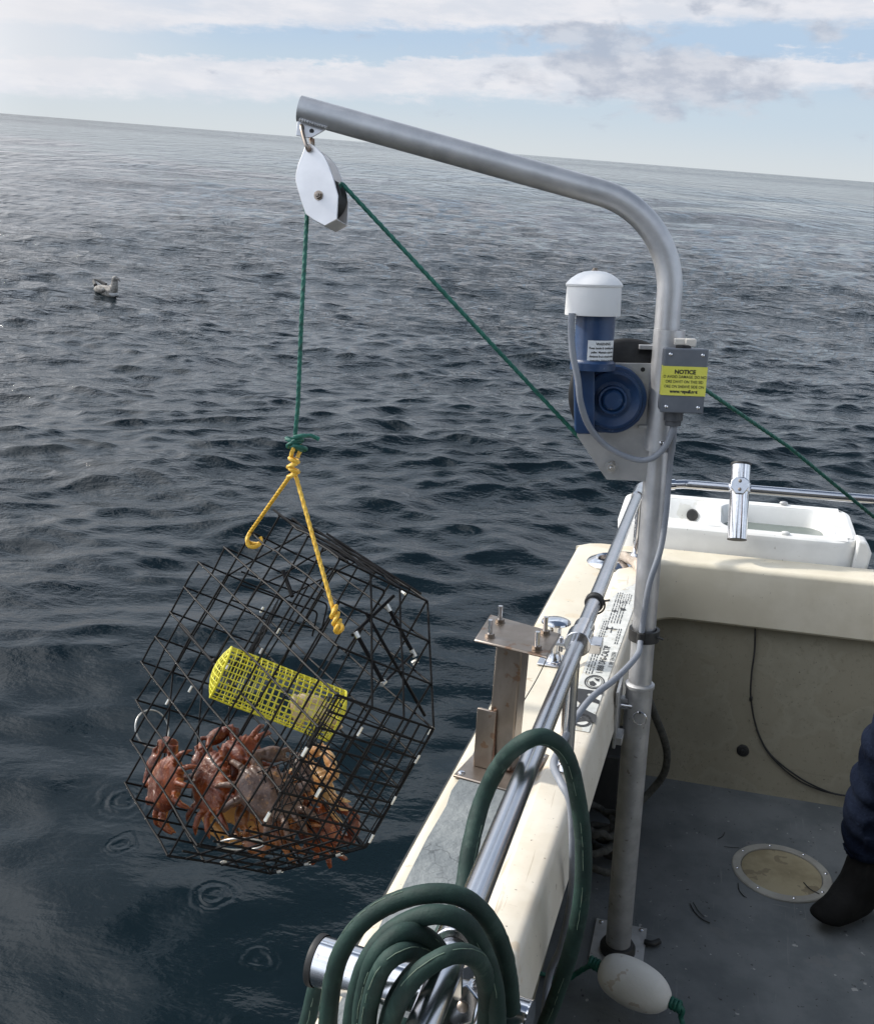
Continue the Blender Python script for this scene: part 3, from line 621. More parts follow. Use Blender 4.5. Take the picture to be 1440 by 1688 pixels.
# gearbox
g0 = hp(1009, 659, .03); 
def circ(o, a, b, r0, r1, n=64): pass
mb = MB(); mb.lathe(g0, hn, [(.078, -.035), (.078, -.004), (.076, .002), (.068, .004), (.066, .010), (.060, .012), (.050, .004), (.042, .000), (.034, .002), (.032, .012), (.028, .013), (.024, .008), (.022, .016), (.0185, .019), (.0005, .019)], 72); mb.build('gear_cover', BLUE, ha)
ctr = lambda x, y, o=0: hp(x, y, o)
mb = MB(); mb.prism([hp(x, y, -.001) for x, y in ((946, 598), (950, 594), (1004, 596), (1006, 604), (1052, 622), (1060, 655), (1052, 690), (1034, 704), (1015, 711), (949, 709), (946, 704))], hn*.030); mb.build('gear_housing', BLUE, ha, bevel=.004)
mb = MB(); mb.prism([hp(x, y, .02) for x, y in ((944, 602), (948, 598), (978, 598), (978, 711), (951, 711), (946, 706))], hn*.045); mb.build('worm_housing', BLUE, ha, bevel=.010, seg=3)
mb = MB(); mb.prism([hp(x, y, .028) for x, y in ((984, 604), (1014, 604), (1014, 612), (984, 612))], hn*.010); mb.build('corner_lug', BLUE, ha, bevel=.002)
# motor
mo = hp(976.5, 600, .062); mtop = BU
pxm = .0455
def lenpx(y0, y1): return np.linalg.norm(hp(976, y0, .062)-hp(976, y1, .062))
Lm = lenpx(600, 500); 
mb = MB(); mb.lathe(mo, BU, [(.050, -.012), (.050, .004), (.0445, .008), (.0430, .012), (.0430, Lm)], 48); mb.build('motor', BLUE, ha)
mc = hp(976, 519, .062); Lc = lenpx(519, 466); Lt = lenpx(519, 447)
CAP = mb = MB(); mb.lathe(mc, BU, [(.056, .0), (.0605, -.001), (.0612, .002), (.0595, Lc-.010), (.0595, Lc-.0092), (.0615, Lc-.008), (.0625, Lc-.004), (.0600, Lc), (.0500, Lc+.010), (.038, Lc+.018), (.024, Lc+.0235), (.010, Lc+.0255), (.0005, Lc+.026)], 64, caps=False); mb.build('motor_cap', WPLAS, ha)
mb = MB(); mb.lathe(mc+BU*(Lc+.024), BU, [(.008, 0), (.008, .004), (.005, .005), (.005, .008)], 6); mb.build('cap_nut', SSB, ha)
# label wrapped on the motor
vdir = nrm(hn-BU*(hn@BU)); sdir = nrm(np.cross(BU, vdir)) 
if sdir@BR < 0: sdir = -sdir
zl = (mo-hp(976, 578, .062))@(-BU)
def lab(x, y, r=.0434):
    a = x/.043; return mo+BU*(zl+y)+r*(math.cos(a)*vdir+math.sin(a)*sdir)
a0, a1 = -.016, .056
mb = MB(); mb.grid(np.array([[lab(x, y) for y in (-.025, .025)] for x in np.linspace(a0, a1, 20)])); lb = mb.build('warning_label', WLAB, ha)
mb = MB()
for i, (s, z_) in enumerate((('WARNING', .0082), ('Keep hands & clothing away', .0062), ('puller. Maintain rope tail', .0062), ('distance from sheave when', .0062), ('operating. Failure to main', .0062))):
    text_into(mb, s, z_, lambda x, y, i=i: lab(.020+x*.92, .0175-.0090*i+y, .0438), bold=.0002)
mb.add([lab(x, y, .0438) for x, y in ((.000, .0130), (.040, .0130), (.040, .0137), (.000, .0137))], [(0, 1, 2, 3)])
mb.build('printed_text', INK, lb, fix=False)
# control box
bx = thing('control_box', hp(1125, 628, .08), 'grey control box with yellow notice label on the davit pole', 'control box')
OFF = .088
k00, k10, k01 = hp(1096, 575, OFF), hp(1166, 578, OFF), hp(1088.5, 679, OFF)
o_ = hp(1127, 628, OFF); wx = nrm(bv(.985, .175, 0)); 
wx = nrm(wx-hn*(wx@hn)); 
hw = np.linalg.norm(k10-k00)/2; hh = np.linalg.norm(k01-k00)/2
MB().box(o_-hn*.028, wx*hw, BU*hh, hn*.028).build('box_body', GBOX, bx, bevel=.004, seg=3)
MB().box(o_+hn*.0008-hn*.002, wx*(hw+.0015), BU*(hh+.0015), hn*.0045).build('box_lid', GBOX, bx, bevel=.003, seg=3)
of = o_+hn*.0034
for i in (-1, 1):
    for j in (-1, 1):
        MB().lathe(of+wx*(hw-.011)*i+BU*(hh-.012)*j, hn, [(.0040, -.001), (.0038, .0012), (.0022, .0026), (.0004, .003)], 14).build('screw', SS, bx)
lh = hh*.46; MB().box(of+hn*.0006, wx*(hw+.002), BU*lh, hn*.0005).build('notice_label', YLAB, bx)
mb = MB(); MB().box(of-wx*(hw+.0022)-hn*.012, wx*.0005, BU*lh, hn*.0120).build('notice_label_edge', YLAB, bx)
for i, (s, z_) in enumerate((('NOTICE', .0125), ('O AVOID DAMAGE. DO NO', .0088), ('ORE DAVIT ON THIS SID', .0088), ('ORE ON SHEAVE SIDE ON', .0088), ('www.ezpull.net', .0095))):
    text_into(mb, s, z_, lambda x, y, i=i: of+hn*.0016+wx*x*(.84 if 0 < i < 4 else 1)+BU*(lh*.62-i*lh*.335+y), bold=.0005 if i in (0, 4) else .0001)
mb.build('printed_text', INK, bx, fix=False)
tpb = o_+BU*hh-hn*.025
MB().lathe(tpb-wx*.004, BU, [(.017, 0), (.017, .006), (.014, .008)], 24).build('switch_base', BLACK, bx)
MB().box(tpb-wx*.008+BU*.014, wx*.017, hn*.006, BU*.008).box(tpb+wx*.010+BU*.013, wx*.012, hn*.010, BU*.009).build('toggle_switch', mat('pale_plastic', (.62, .58, .52), (.7, .66, .6), .3), bx, bevel=.003)
MB().lathe(o_-BU*hh-hn*.028-wx*.012, -BU, [(.021, -.002), (.021, .022), (.018, .024), (.018, .034)], 28).build('cable_gland', DKPVC, bx)
gl = o_-BU*(hh+.03)-hn*.028-wx*.012
# cables
CR = .0072
mb = MB(); mb.tube(resample(spline([hp(942, 516, .112), hp(941, 545, .112), hp(944, 585, .112), hp(952, 625, .112), hp(957, 665, .106), hp(972, 705, .080), hp(1003, 738, .060), hp(1045, 757, .052), hp(1075, 755, .056), hp(1098, 733, .062), hp(1110, 700, .064), gl+BU*.005]), .006), CR, 12)
tag(mb.build('motor_cable', CABLE, base=hp(1000, 738, .06)), 'grey cable looping from the white motor cap down to the control box', 'cable')
def side(z, a, r): return bt(PX+r*math.cos(rad(a)), PY+r*math.sin(rad(a)), z)
zt = zat(1044)
mb = MB(); cp = [gl+BU*.004, gl-BU*.02+wx*.004, side(zat(760), -42, .0365), side(zat(840), -40, .0365), side(zat(900), -52, .0365), side(zat(960), -85, .0365), side(zt, -98, .0365)]
cp += [pt(1050, 1080, 2.19), pt(1015, 1118, 2.10), pt(975, 1150, 2.00), pt(945, 1190, 1.90), pt(922, 1235, 1.76), pt(912, 1262, 1.68), pt(925, 1292, 1.62), pt(940, 1325, 1.60), pt(944, 1400, 1.62), pt(941, 1480, 1.68), pt(925, 1560, 1.75), pt(900, 1640, 1.80), bt(-.15, 1.20, -1.45), bt(-.13, 1.02, -1.66), bt(-.12, .80, -1.738), bt(-.10, .2, -1.742), bt(-.08, -.4, -1.742)]
mb.tube(resample(spline(cp), .008), CR*.98, 12)
tag(mb.build('supply_cable', CABLE, base=bt(PX, PY, -.6)), 'long grey cable running down the davit pole, taped to it, then over the coaming', 'cable')
mb = MB(); mb.lathe(bt(PX, PY-.004, zt-.014), BU, [(.0300, 0), (.0375, .0), (.0372, .028), (.0300, .028)], 36, sx=1.0, caps=False)
mb.tube([side(zt-.014, -98, .0385), side(zt+.014, -98, .0385)], .0095, 14); mb.tube([bt(PX+.034, PY-.03, zt+.005), bt(PX+.046, PY-.02, zt-.002)], .003, 8)
tag(mb.build('tape_wrap', BLACK, base=bt(PX, PY, zt)), 'black tape wrapped round the davit pole holding the grey cable', 'tape')

# ------------------------------------------------------------ pulley block
pn = nrm(cv((-.30, -.05, .95)))
pO = pt(525, 322, 2.075)
def pp_(x, y, off=0.):
    d = pt(x, y, 1)-C0; o = pO+pn*off; t = ((o-C0)@pn)/(d@pn); return C0+d*t
pl_ = thing('pulley_block', pt(512, 245, 2.08), 'white metal snatch block hanging from the tip of the davit arm', 'pulley')
prof = [(508, 235), (513, 237), (523, 244), (534, 256), (541, 270), (549, 292), (557, 322), (555, 361), (535, 372), (516, 362), (503, 352), (496, 331), (487, 299), (487, 287), (491, 270), (499, 250), (503, 238)]
MB().prism([pp_(x, y) for x, y in prof], -pn*.004).build('cheek_plate', WPLATE, pl_, bevel=.0012)
back = MB(); back.prism([pp_(x, y)-pn*.058 for x, y in prof], -pn*.004); back.build('cheek_plate', WPLATE, pl_, bevel=.0012)
mb = MB(); mb.prism([pp_(x, y)-pn*.0042 for x, y in ((555, 361), (535, 372), (516, 362), (518, 359), (535, 368), (552, 358))], -pn*.0535); mb.build('bottom_bridge', WPLATE, pl_, bevel=.001)
mb = MB(); mb.lathe(pO-pn*.031, pn, [(.01, -.022), (.046, -.020), (.048, -.017), (.036, -.004), (.036, .004), (.048, .017), (.046, .020), (.01, .022)], 48); mb.build('sheave', BLACK, pl_)
MB().lathe(pO, pn, [(.0105, -.002), (.0105, .002)], 24).build('washer', SSB, pl_); MB().lathe(pO, pn, [(.0082, .002), (.0082, .008), (.0055, .0082), (.0055, .012), (.001, .013)], 6).build('axle_bolt', SSB, pl_)
mb = MB(); s0, s1 = pt(498, 213, 2.10), pt(507, 246, 2.078)
mb.tube(spline([s1+cv((.008, .004, -.03)), s0+cv((.014, 0, -.022)), s0+cv((.004, .004, -.006)), s0+cv((0, .002, .014)), s0*.5+s1*.5+cv((-.001, 0, .018)), s1+cv((0, 0, .014)), s1+cv((.002, -.002, -.004)), s1+cv((.006, 0, -.02))]), .0042, 12)
mb.tube([s1+cv((.002, 0, .013)), s1+cv((.01, 0, -.035))], .0055, 12); mb.tube([s0+cv((.020, -.018, -.010)), s0+cv((.021, -.037, -.010))], .0065, 10); mb.build('shackle', SSB, pl_)

# ------------------------------------------------------------ hauling rope
GR = .0051
kn = pt(486, 722, 2.24)
mb = MB(); rope(mb, [pt(491, 668, 2.215), pt(497, 520, 2.15), pp_(506, 352, -.031), pp_(500, 330, -.031)]+[], GR)
rope(mb, [kn, pt(491, 668, 2.215)], GR)
arcp = [pO-pn*.031+.040*(math.cos(a)*nrm(pp_(600, 322)-pO)+math.sin(a)*nrm(pp_(525, 250)-pO)) for a in np.linspace(rad(200), rad(35), 20)]
rope(mb, arcp, GR)
rope(mb, [arcp[-1], pp_(563, 302, -.031), hp(955, 722, -.055), sc_-BU*.06+en*.06], GR)
rope(mb, [sc_+BU*.08-en*.04, hp(1161, 642, -.05), pt(1300, 737, 2.42), pt(1442, 854, 2.62), pt(1520, 915, 2.74)], GR)
# knot and tail
for k, (r_, tl) in enumerate(((.017, .3), (.019, -.5), (.016, .9), (.0185, .1))):
    c = kn+cv((-.004+.004*k, -.006-.006*k, 0)); ax = nrm(cv((tl, 1, .25*(-1)**k))); u = nrm(np.cross(ax, cv((0, 0, 1)))); v = np.cross(ax, u)
    rope(mb, [c+r_*(math.cos(a)*u+math.sin(a)*v*.75) for a in np.linspace(0, 2*math.pi, 30)], GR*.95)
rope(mb, spline([kn+cv((0, .0, .018)), kn+cv((.02, .004, .016)), kn+cv((.042, .004, .008)), kn+cv((.058, -.004, .004))]), GR)
tag(mb.build('hauling_rope', GROPE, base=kn, fix=False), 'green twisted rope running from the knot over the pulley to the hauler and off right', 'rope')

# ------------------------------------------------------------ crab pot
S_ = 1.36; c_l = .06*S_; HH = .235*S_
R_ = np.array([[0.4972618, -0.56583167, 0.65769691], [0.86755019, 0.31611834, -0.38396075], [-0.0093471, -0.76151409, -0.64808095]])
TO = np.array([-0.38973207, -0.30365167, -1.73961085])*S_
def T(a, b, k=0.): return cc(R_@np.array([(a-5)*c_l, (b-5)*c_l, k*HH])+TO)
TA, TB, TC = cv(R_[:, 0]), cv(R_[:, 1]), cv(R_[:, 2])
pot = thing('crab_pot', T(5, 5, .5), 'eight-sided black wire crab pot hanging from the yellow bridle', 'crab pot')
WR = .0028
def lim(a): return (3-a, 7+a) if a < 3 else ((0, 10) if a <= 7 else (a-7, 17-a))
def wob(p): return p+rng.normal(0, .0019, 3)
def wire(mb, p, q, r=WR, n=3):
    P = [p+(q-p)*t for t in np.linspace(0, 1, n+1)]; P = [P[0]]+[wob(x) for x in P[1:-1]]+[P[-1]]; mb.tube(P, r, 7)
def panel(k, name):
    mb = MB()
    for a in range(11):
        lo, hi = lim(a); wire(mb, T(a, lo, k), T(a, hi, k), n=6)
        wire(mb, T(lo, a, k+.012*(1-2*k)), T(hi, a, k+.012*(1-2*k)), n=6)
    return mb.build(name, WIRE, pot)
panel(0, 'top_panel'); panel(1, 'bottom_panel')
OCT = [(3, 10), (7, 10), (10, 7), (10, 3), (7, 0), (3, 0), (0, 3), (0, 7)]
mb = MB()
for k in (1,): mb.tube(resample(spline([T(*p, k) for p in OCT for _ in (0,)], 1, True)+[T(*OCT[0], k)], .3) if False else rounded([T(5, 10, k)]+[T(*p, k) for p in OCT[1:]]+[T(*OCT[0], k), T(5, 10, k)], .02, 4), .0028, 8)
mb.build('rim_frame', WIRE, pot)
for i in range(8):
    p, q = OCT[i], OCT[(i+1) % 8]; n = 4 if (i % 2 == 0) else 3
    fine = i in (4, 5)
    mb = MB(); nn = n*2 if fine else n
    for j in range(nn):
        a = p[0]+(q[0]-p[0])*j/nn; b = p[1]+(q[1]-p[1])*j/nn; wire(mb, T(a, b, 0), T(a, b, 1), n=2)
    for k in ((.16, .33, .5, .67, .84) if fine else (.34, .67)): wire(mb, T(*p, k), T(*q, k), n=3)
    mb.build('side_panel', WIRE, pot)
# entrance funnels: inner ramps of finer mesh from three sides
def funnel(p, q, depth, k0, k1):
    mb = MB(); pa, qa = np.array(p, float), np.array(q, float); mid = (pa+qa)/2; inn = (np.array([5, 5])-mid); inn /= np.linalg.norm(inn)
    for s in np.linspace(0, 1, 9):
        a = pa+(qa-pa)*s; b = mid+(a-mid)*.62+inn*depth; wire(mb, T(*a, k0), T(*b, k1), .0016, 2)
    for s in np.linspace(0, 1, 6):
        a = pa+(mid+(pa-mid)*.62+inn*depth-pa)*s; b = qa+(mid+(qa-mid)*.62+inn*depth-qa)*s; kk = k0+(k1-k0)*s; wire(mb, T(*a, kk), T(*b, kk), .0016, 2)
    return mb
for (p, q) in (((3, 10), (7, 10)), ((7, 0), (3, 0)), ((3, 0), (0, 3))):
    m2 = funnel(p, q, 2.6, .95, .55); m2.build('entrance_ramp', WIRE, pot)
mb = funnel((7, 0), (3, 0), 2.2, .08, .40); mb.build('entrance_ramp', WIRE, pot)
# trigger doors: bent rods
def rods(pts_list, name, r=.0034):
    mb = MB()
    for P in pts_list: mb.tube(rounded(P, .012, 5), r, 8)
    return mb.build(name, WIRE, pot)
rods([[T(7.6, 8.2, .15), T(8.1, 6.2, .75), T(7.2, 6.0, .8), T(6.6, 8.1, .2)], [T(7.2, 8.1, .18), T(7.7, 6.3, .72), T(6.9, 6.1, .76)]], 'trigger_door', .0026)
Dd = 2.30
dr = [pt(587, 1044, Dd), pt(636, 995, Dd+.12), pt(681, 1077, Dd+.12), pt(632, 1126, Dd)]
mb = MB(); mb.tube([dr[0], dr[3]], .0052, 10); mb.tube([dr[1], dr[2]], .0052, 10); mb.tube([dr[0]+cv((-.01, -.005, 0)), dr[1]+cv((.02, .02, 0))], .0045, 10); mb.tube([dr[3], dr[2]], .0035, 8)
mb.tube([pt(603, 1010, Dd+.05), pt(657, 1105, Dd+.05), pt(700, 1180, Dd+.1)], .0042, 8); door = mb.build('lid_latch_frame', WIRE, pot)
mb = MB()
for s in np.linspace(0, 1, 5): pass
for o_s in (0, .35, .7, 1.0):   # doubled lid edge seen edge-on at the top right
    wire(mb, T(10.05+.12*o_s, 7.3-o_s*.5, -.02+.5*o_s), T(10.05+.1*o_s, 2.8, .05+.8*o_s), .0032, 4)
mb.build('hinge_rods', WIRE, pot)
mb = MB(); mb.tube(rounded([T(7.3, 3.6, .05), T(9.6, 3.4, .05), T(9.7, 3.2, .6), T(7.4, 3.4, .6)], .01, 4), .003, 8); mb.tube([T(8.4, 6.9, .3), T(7.9, 6.0, .35)], .006, 8); mb.build('lid_hook', WIRE, pot)
mb = MB(); mb.tube([T(5.0, 8.8, -.02), T(5.0, 4.2, -.02)], .0040, 8); mb.ell(T(5.05, 5.9, -.02), TA*.009, TB*.009, TC*.006); mb.build('elastic_strap', WIRE, pot)
# clips
def clip(p, ax, l=.011, r=.0042): MB().tube([p-nrm(ax)*l, p+nrm(ax)*l], r, 8).build('clip', CLIP, pot, ang=30)
for (a, b, k) in ((3, 0, 0), (5, 0, 0), (4, 0, .3), (6, 0, .35)): clip(T(a+.25, b, k), TA)
for (a, b) in ((3.3, 0), (4.6, 0), (6.0, 0), (6.9, .05)): clip(T(a, b, 1), TA)
for (a, b, k) in ((2.2, .8, 1), (1.2, 1.8, 1), (.3, 2.7, 1), (0, 4.2, 1), (0, 6.2, 1), (.1, 3.0, .5)): clip(T(a, b, k), TA-TB, .008, .005)
for (a, b, k) in ((6, 9.0, .95), (5, 9.3, .95), (4.4, 8.1, .5), (3.4, 7.6, .2), (6.7, 8.0, .5), (2.8, 7.5, .05)): clip(T(a, b, k), TA, .009, .0036)
for (x, y, d, u) in ((1032-0, 0, 0, 0),): pass
clip(dr[0]+nrm(dr[3]-dr[0])*.004, dr[3]-dr[0], .008, .0062); clip(dr[1]+nrm(dr[2]-dr[1])*.01, dr[2]-dr[1], .012, .0062); clip(dr[2], dr[2]-dr[1], .010, .0062); clip(dr[3], dr[2]-dr[3], .008, .0062); clip(dr[2]+cv((.004, -.022, 0)), cv((1, .6, 0)), .008, .0062)
for (a, b) in ((9.0, 8.0), (10, 6), (9.8, 4)): clip(T(a, b, .95), TB, .008, .004)
# escape rings
def ering(c, u, v, r=.054):
    mb = MB(); n = 44; mb.tube([c+r*(math.cos(2*math.pi*i/n)*u+math.sin(2*math.pi*i/n)*v) for i in range(n)], .0023, 8, closed=True); mb.build('escape_ring', mat('steel_ring', (.50, .50, .48), (.62, .62, .60), .35, .7, 30), pot)
ering(T(1.35, 8.55, .22), nrm(TA+TB), TC); ering(T(1.3, 2.0, .35), nrm(TA-TB), TC)

# bridle
n1, n2 = T(8.95, 8.0, .0), T(8.45, 1.45, .0)
YR = .0051; mb = MB(); k1 = pt(483, 768, 2.245)
top = pt(488, 738, 2.238)
rope(mb, [k1+cv((-.006, .02, 0)), top+cv((-.006, -.004, .008)), top+cv((-.004, .014, .006)), top+cv((.004, .014, -.006)), top+cv((.010, -.004, -.006)), k1+cv((.010, .02, 0))], YR)
for k in range(4):
    c = k1+cv((.002*(-1)**k, .014-.012*k, 0)); ax = nrm(cv((.45*(-1)**k, 1, .2))); u = nrm(np.cross(ax, cv((0, 0, 1)))); v = np.cross(ax, u)
    rope(mb, [c+.011*(math.cos(a)*u+math.sin(a)*v) for a in np.linspace(0, 2*math.pi, 24)], YR)
for (nd, s) in ((n1, -1), (n2, 1)):
    st = k1+cv((.006*s, -.022, 0)); d = nrm(nd-st)
    rope(mb, [st, nd-d*.004], YR); u = nrm(np.cross(d, cv((0, 0, 1))))
    if s > 0:
        for k in range(3):
            q = nd-d*(.034-.017*k); rope(mb, spline([q-d*.012-u*.009, q+cv((0, 0, .012)), q+d*.010+u*.009, q+cv((0, 0, -.010)), q-d*.012-u*.009]), YR)
        rope(mb, spline([nd-d*.01, nd+cv((.012, -.002, .012)), nd+d*.014+u*.004, nd+cv((-.006, -.012, -.010)), nd-d*.01]), YR)
    else:
        rope(mb, spline([nd, nd+cv((-.006, -.02, .008)), nd+cv((.002, -.038, .010)), nd+cv((.022, -.036, .004)), nd+cv((.030, -.022, -.004)), nd+cv((.026, -.014, -.008))]), YR*1.1)
        rope(mb, spline([nd+cv((-.010, -.020, -.004)), nd+cv((.004, -.030, -.012)), nd+cv((.026, -.030, -.008))]), YR)
tag(mb.build('bridle_rope', YROPE, base=k1, fix=False), 'yellow rope bridle knotted below the green rope, tied to the wire pot', 'rope')

# bait cage
b0, b1 = pt(364, 1108, 2.36), pt(553, 1180, 2.42)
ax = nrm(b1-b0); L = np.linalg.norm(b1-b0); u = nrm(np.cross(ax, cv((0, 0, 1)))); v = np.cross(ax, u); BRd = .067
cage = thing('bait_cage', (b0+b1)/2, 'yellow plastic mesh bait cylinder hanging inside the wire pot', 'bait cage')
mb = MB()
NA, NL = 26, 19
for i in range(NA):
    a = 2*math.pi*i/NA; mb.tube([b0+ax*L*t+BRd*(math.cos(a)*u+math.sin(a)*v)*(1+.012*math.sin(9*t+i)) for t in np.linspace(0, 1, 8)], .0014, 5)
for j in range(NL+1):
    mb.tube([b0+ax*L*j/NL+BRd*(math.cos(a)*u+math.sin(a)*v) for a in np.linspace(0, 2*math.pi, 29)[:-1]], .0014 if 0 < j < NL else .003, 5, closed=True)
mb.build('mesh_wall', YMESH, cage)
for e_, s in ((b0, -1), (b1, 1)):
    mb = MB()
    for t in np.linspace(-1, 1, 11)[1:-1]:
        h = math.sqrt(1-t*t)*BRd; dome = lambda q: s*.020*(1-(t*t+q*q))
        for (A_, B_) in ((u, v), (v, u)): mb.tube([e_+A_*t*BRd+B_*h*q+ax*s*.020*max(0, 1-t*t-(h*q/BRd)**2) for q in np.linspace(-1, 1, 7)], .0015, 5)
    mb.build('end_cap', YMESH, cage)
mb = MB(); mb.ell(pt(515, 1168, 2.40), ax*.06, u*.035, v*.03); mb.ell(pt(490, 1172, 2.39), ax*.03+u*.03, u*.025, v*.025); mb.ell(pt(538, 1190, 2.40), ax*.045, u*.016+v*.01, v*.015)
o = mb.build('bait', BAIT, base=pt(510, 1170, 2.40)); tag(o, 'pale chunk of fish bait inside the yellow mesh cylinder', 'bait')

# ------------------------------------------------------------ crabs
def crab_mat(name, top, top2, under):
    def f(t, tcx, colr, p):
        s = t.new('ShaderNodeSeparateXYZ'); t.l.new(tcx.outputs['Object'], s.inputs[0])
        nz = t.new('ShaderNodeSeparateXYZ'); t.l.new(tcx.outputs['Normal'], nz.inputs[0])
        n = t.noise(tcx.outputs['Object'], 45, 5, .65)
        colr = t.mix(t.ss(n, .58, .74), colr, c4(under))
        n3 = t.noise(tcx.outputs['Object'], 160, 3, .6); colr = t.mix(t.m('MULTIPLY', t.ss(n3, .6, .72), .5), colr, c4((.36, .20, .12)))
        return t.mix(t.m('SUBTRACT', 1, t.ss(t.m('ADD', nz.outputs[2], t.m('MULTIPLY', n, .5)), -.15, .35)), colr, c4(under))
    return mat(name, top, top2,   .34, 0, 22, .0030, 95, coat=.35, fn=f, rv=.25, det=6, spec=.3)
CM = {'red': crab_mat('red_crab_shell', (.075, .013, .004), (.185, .042, .009), (.40, .16, .045)),
      'brown': crab_mat('brown_crab_shell', (.12, .036, .009), (.27, .095, .02), (.42, .21, .06)),
      'grey': crab_mat('grey_crab_shell', (.070, .042, .034), (.13, .078, .055), (.38, .19, .07)),
      'pale': crab_mat('pale_crab_shell', (.38, .17, .06), (.54, .32, .13), (.60, .42, .19))}
def make_crab(spread=1.0, claw_open=.5, seed=0):
    rg = np.random.default_rng(seed); mb = MB(); Wd, Ln = .084, .060
    # carapace dome: wide oval, scalloped front edge (front = +y)
    n, m = 48, 10; G = []
    for i in range(n):
        th = 2*math.pi*i/n; cx, cy = math.cos(th), math.sin(th); rim = 1+(.035*(1 if i % 2 else -1) if cy > .05 else 0)
        rx, ry = Wd*rim, (Ln*.86 if cy > 0 else Ln*1.05)*rim; row = []
        for j in range(m+1):
            t = j/m; z = .026*math.sqrt(max(0, 1-t**2.4))+.0035*math.sin(cx*t*7+1)*math.cos(cy*t*6)*(1-t); row.append((rx*cx*t, ry*cy*t*(1-.10*cx*cx), z))
        for j in range(m-1, -1, -1):
            t = j/m; row.append((rx*cx*t*.93, ry*cy*t*.93, -.018*math.sqrt(max(0, 1-t**2.2))))
        G.append(row)
    mb.grid(np.array(G), closed_u=True)
    for s in (-1, 1):
        for k in range(4):   # walking legs
            a = rad(8-26*k)+rg.normal(0, .09); r0 = np.array([s*Wd*.72*math.cos(a*.9), -.004+Ln*.55*math.sin(a), -.008])
            d = np.array([s*math.cos(a), math.sin(a), 0]); lift = rg.uniform(.004, .03); cur = rg.uniform(.3, 1.0)*spread
            p1 = r0+d*.030+np.array([0, 0, lift]); p2 = p1+nrm(d+np.array([0, -.2*cur, -.5*cur]))*.026; p3 = p2+nrm(d*.5+np.array([0, -.3*cur, -1.1*cur]))*.026
            mb.tube([r0, r0+(p1-r0)*.5, p1], [.0078, .0100, .0082], 8); mb.tube([p1, p2], [.0084, .0068], 8); mb.tube([p2, (p2+p3)/2, p3], [.0068, .0050, .0012], 8)
        # claw arm, palm and fingers
        r0 = np.array([s*.048, .034, -.004]); e = r0+np.array([s*.026, .016, .002])*(1+.2*rg.random()); wv = e+np.array([-s*.020, .016, -.004])
        mb.tube([r0, (r0+e)/2, e], [.0100, .0135, .0120], 10); mb.tube([e, wv], [.0125, .0140], 10)
        fd = nrm(np.array([-s*.9, .35+.2*rg.random(), -.1])); pc = wv+fd*.020; sd_ = nrm(np.cross(fd, [0, 0, 1.]))
        mb.ell(pc, fd*.031, sd_*.020, np.array([0, 0, .0145])); tipb = pc+fd*.020
        for q in (-1, 1):
            mb.tube([tipb+sd_*.007*q, tipb+fd*.014+sd_*(.010+.006*claw_open)*q, tipb+fd*.030+sd_*.002*q], [.0075, .0058, .0010], 8)
        mb.tube([np.array([s*.010, Ln*.80, .006]), np.array([s*.013, Ln*.98, .012])], [.0028, .0034], 8)
    me = bpy.data.meshes.new('tmp'); me.from_pydata(mb.v, [], mb.f); o = bpy.data.objects.new('tmp', me); COL.objects.link(o)
    md = o.modifiers.new('r', 'REMESH'); md.mode = 'VOXEL'; md.voxel_size = .0019
    dg = bpy.context.evaluated_depsgraph_get(); out = bpy.data.meshes.new_from_object(o.evaluated_get(dg)); bpy.data.objects.remove(o)
    bpy.data.meshes.remove(me); out.name = 'crab'; out.shade_smooth(); return out
CMESH = [make_crab(1.0, .5, 3), make_crab(1.3, 1.0, 8), make_crab(.8, .2, 21)]
def place_crab(mi, mk, pos, yaxis, zaxis, s, label):
    me = CMESH[mi]
    if me.materials and me.materials[0] != CM[mk]: me = me.copy(); me.materials.clear()
    if not me.materials: me.materials.append(CM[mk])
    z = nrm(zaxis); y = nrm(np.asarray(yaxis)-z*(np.asarray(yaxis)@z)); x = np.cross(y, z)
    o = bpy.data.objects.new('crab', me); COL.objects.link(o)
    o.matrix_world = Matrix([[x[i]*s, y[i]*s, z[i]*s, pos[i]] for i in range(3)]+[[0, 0, 0, 1]])
    tag(o, label, 'crab', 'crabs caught in the wire pot'); return o
V3 = lambda *a: cv(a)
place_crab(0, 'red', pt(274, 1290, 2.47), V3(-.45, .15, .3), V3(-.75, .1, .75), 1.12, 'dark red crab standing on edge against the left wires of the pot')
place_crab(1, 'red', pt(385, 1260, 2.56), V3(-.5, .5, .2), V3(.25, .55, .9), 1.10, 'deep red crab at the back, its smooth shell highest in the pot')
place_crab(2, 'red', pt(352, 1290, 2.48), V3(.9, .4, .1), V3(-.45, .45, .75), 1.08, 'glossy red-brown crab leaning between the left crab and the grey-shelled one')
place_crab(0, 'grey', pt(445, 1305, 2.42), V3(.5, .95, -.2), V3(.12, .42, .9), 1.12, 'grey-brown crab with its broad smooth back uppermost in the middle of the pot')
place_crab(1, 'brown', pt(452, 1346, 2.46), V3(-.8, -.2, .3), V3(-.1, .5, .85), 1.05, 'orange-brown crab with tangled legs under the grey-shelled crab')
place_crab(2, 'red', pt(528, 1368, 2.50), V3(.9, .35, .1), V3(.1, -.4, .9), 1.0, 'dark red crab lowest in the pot, one claw reaching right')
place_crab(1, 'pale', pt(522, 1290, 2.52), V3(.15, .98, .1), V3(-.75, .0, .65), 1.0, 'pale orange crab tipped up under the end of the yellow bait cage')
place_crab(0, 'brown', pt(392, 1335, 2.56), V3(-.3, -.8, .3), V3(0, .3, -.9), 1.0, 'brown crab lying on its back deep behind the others')

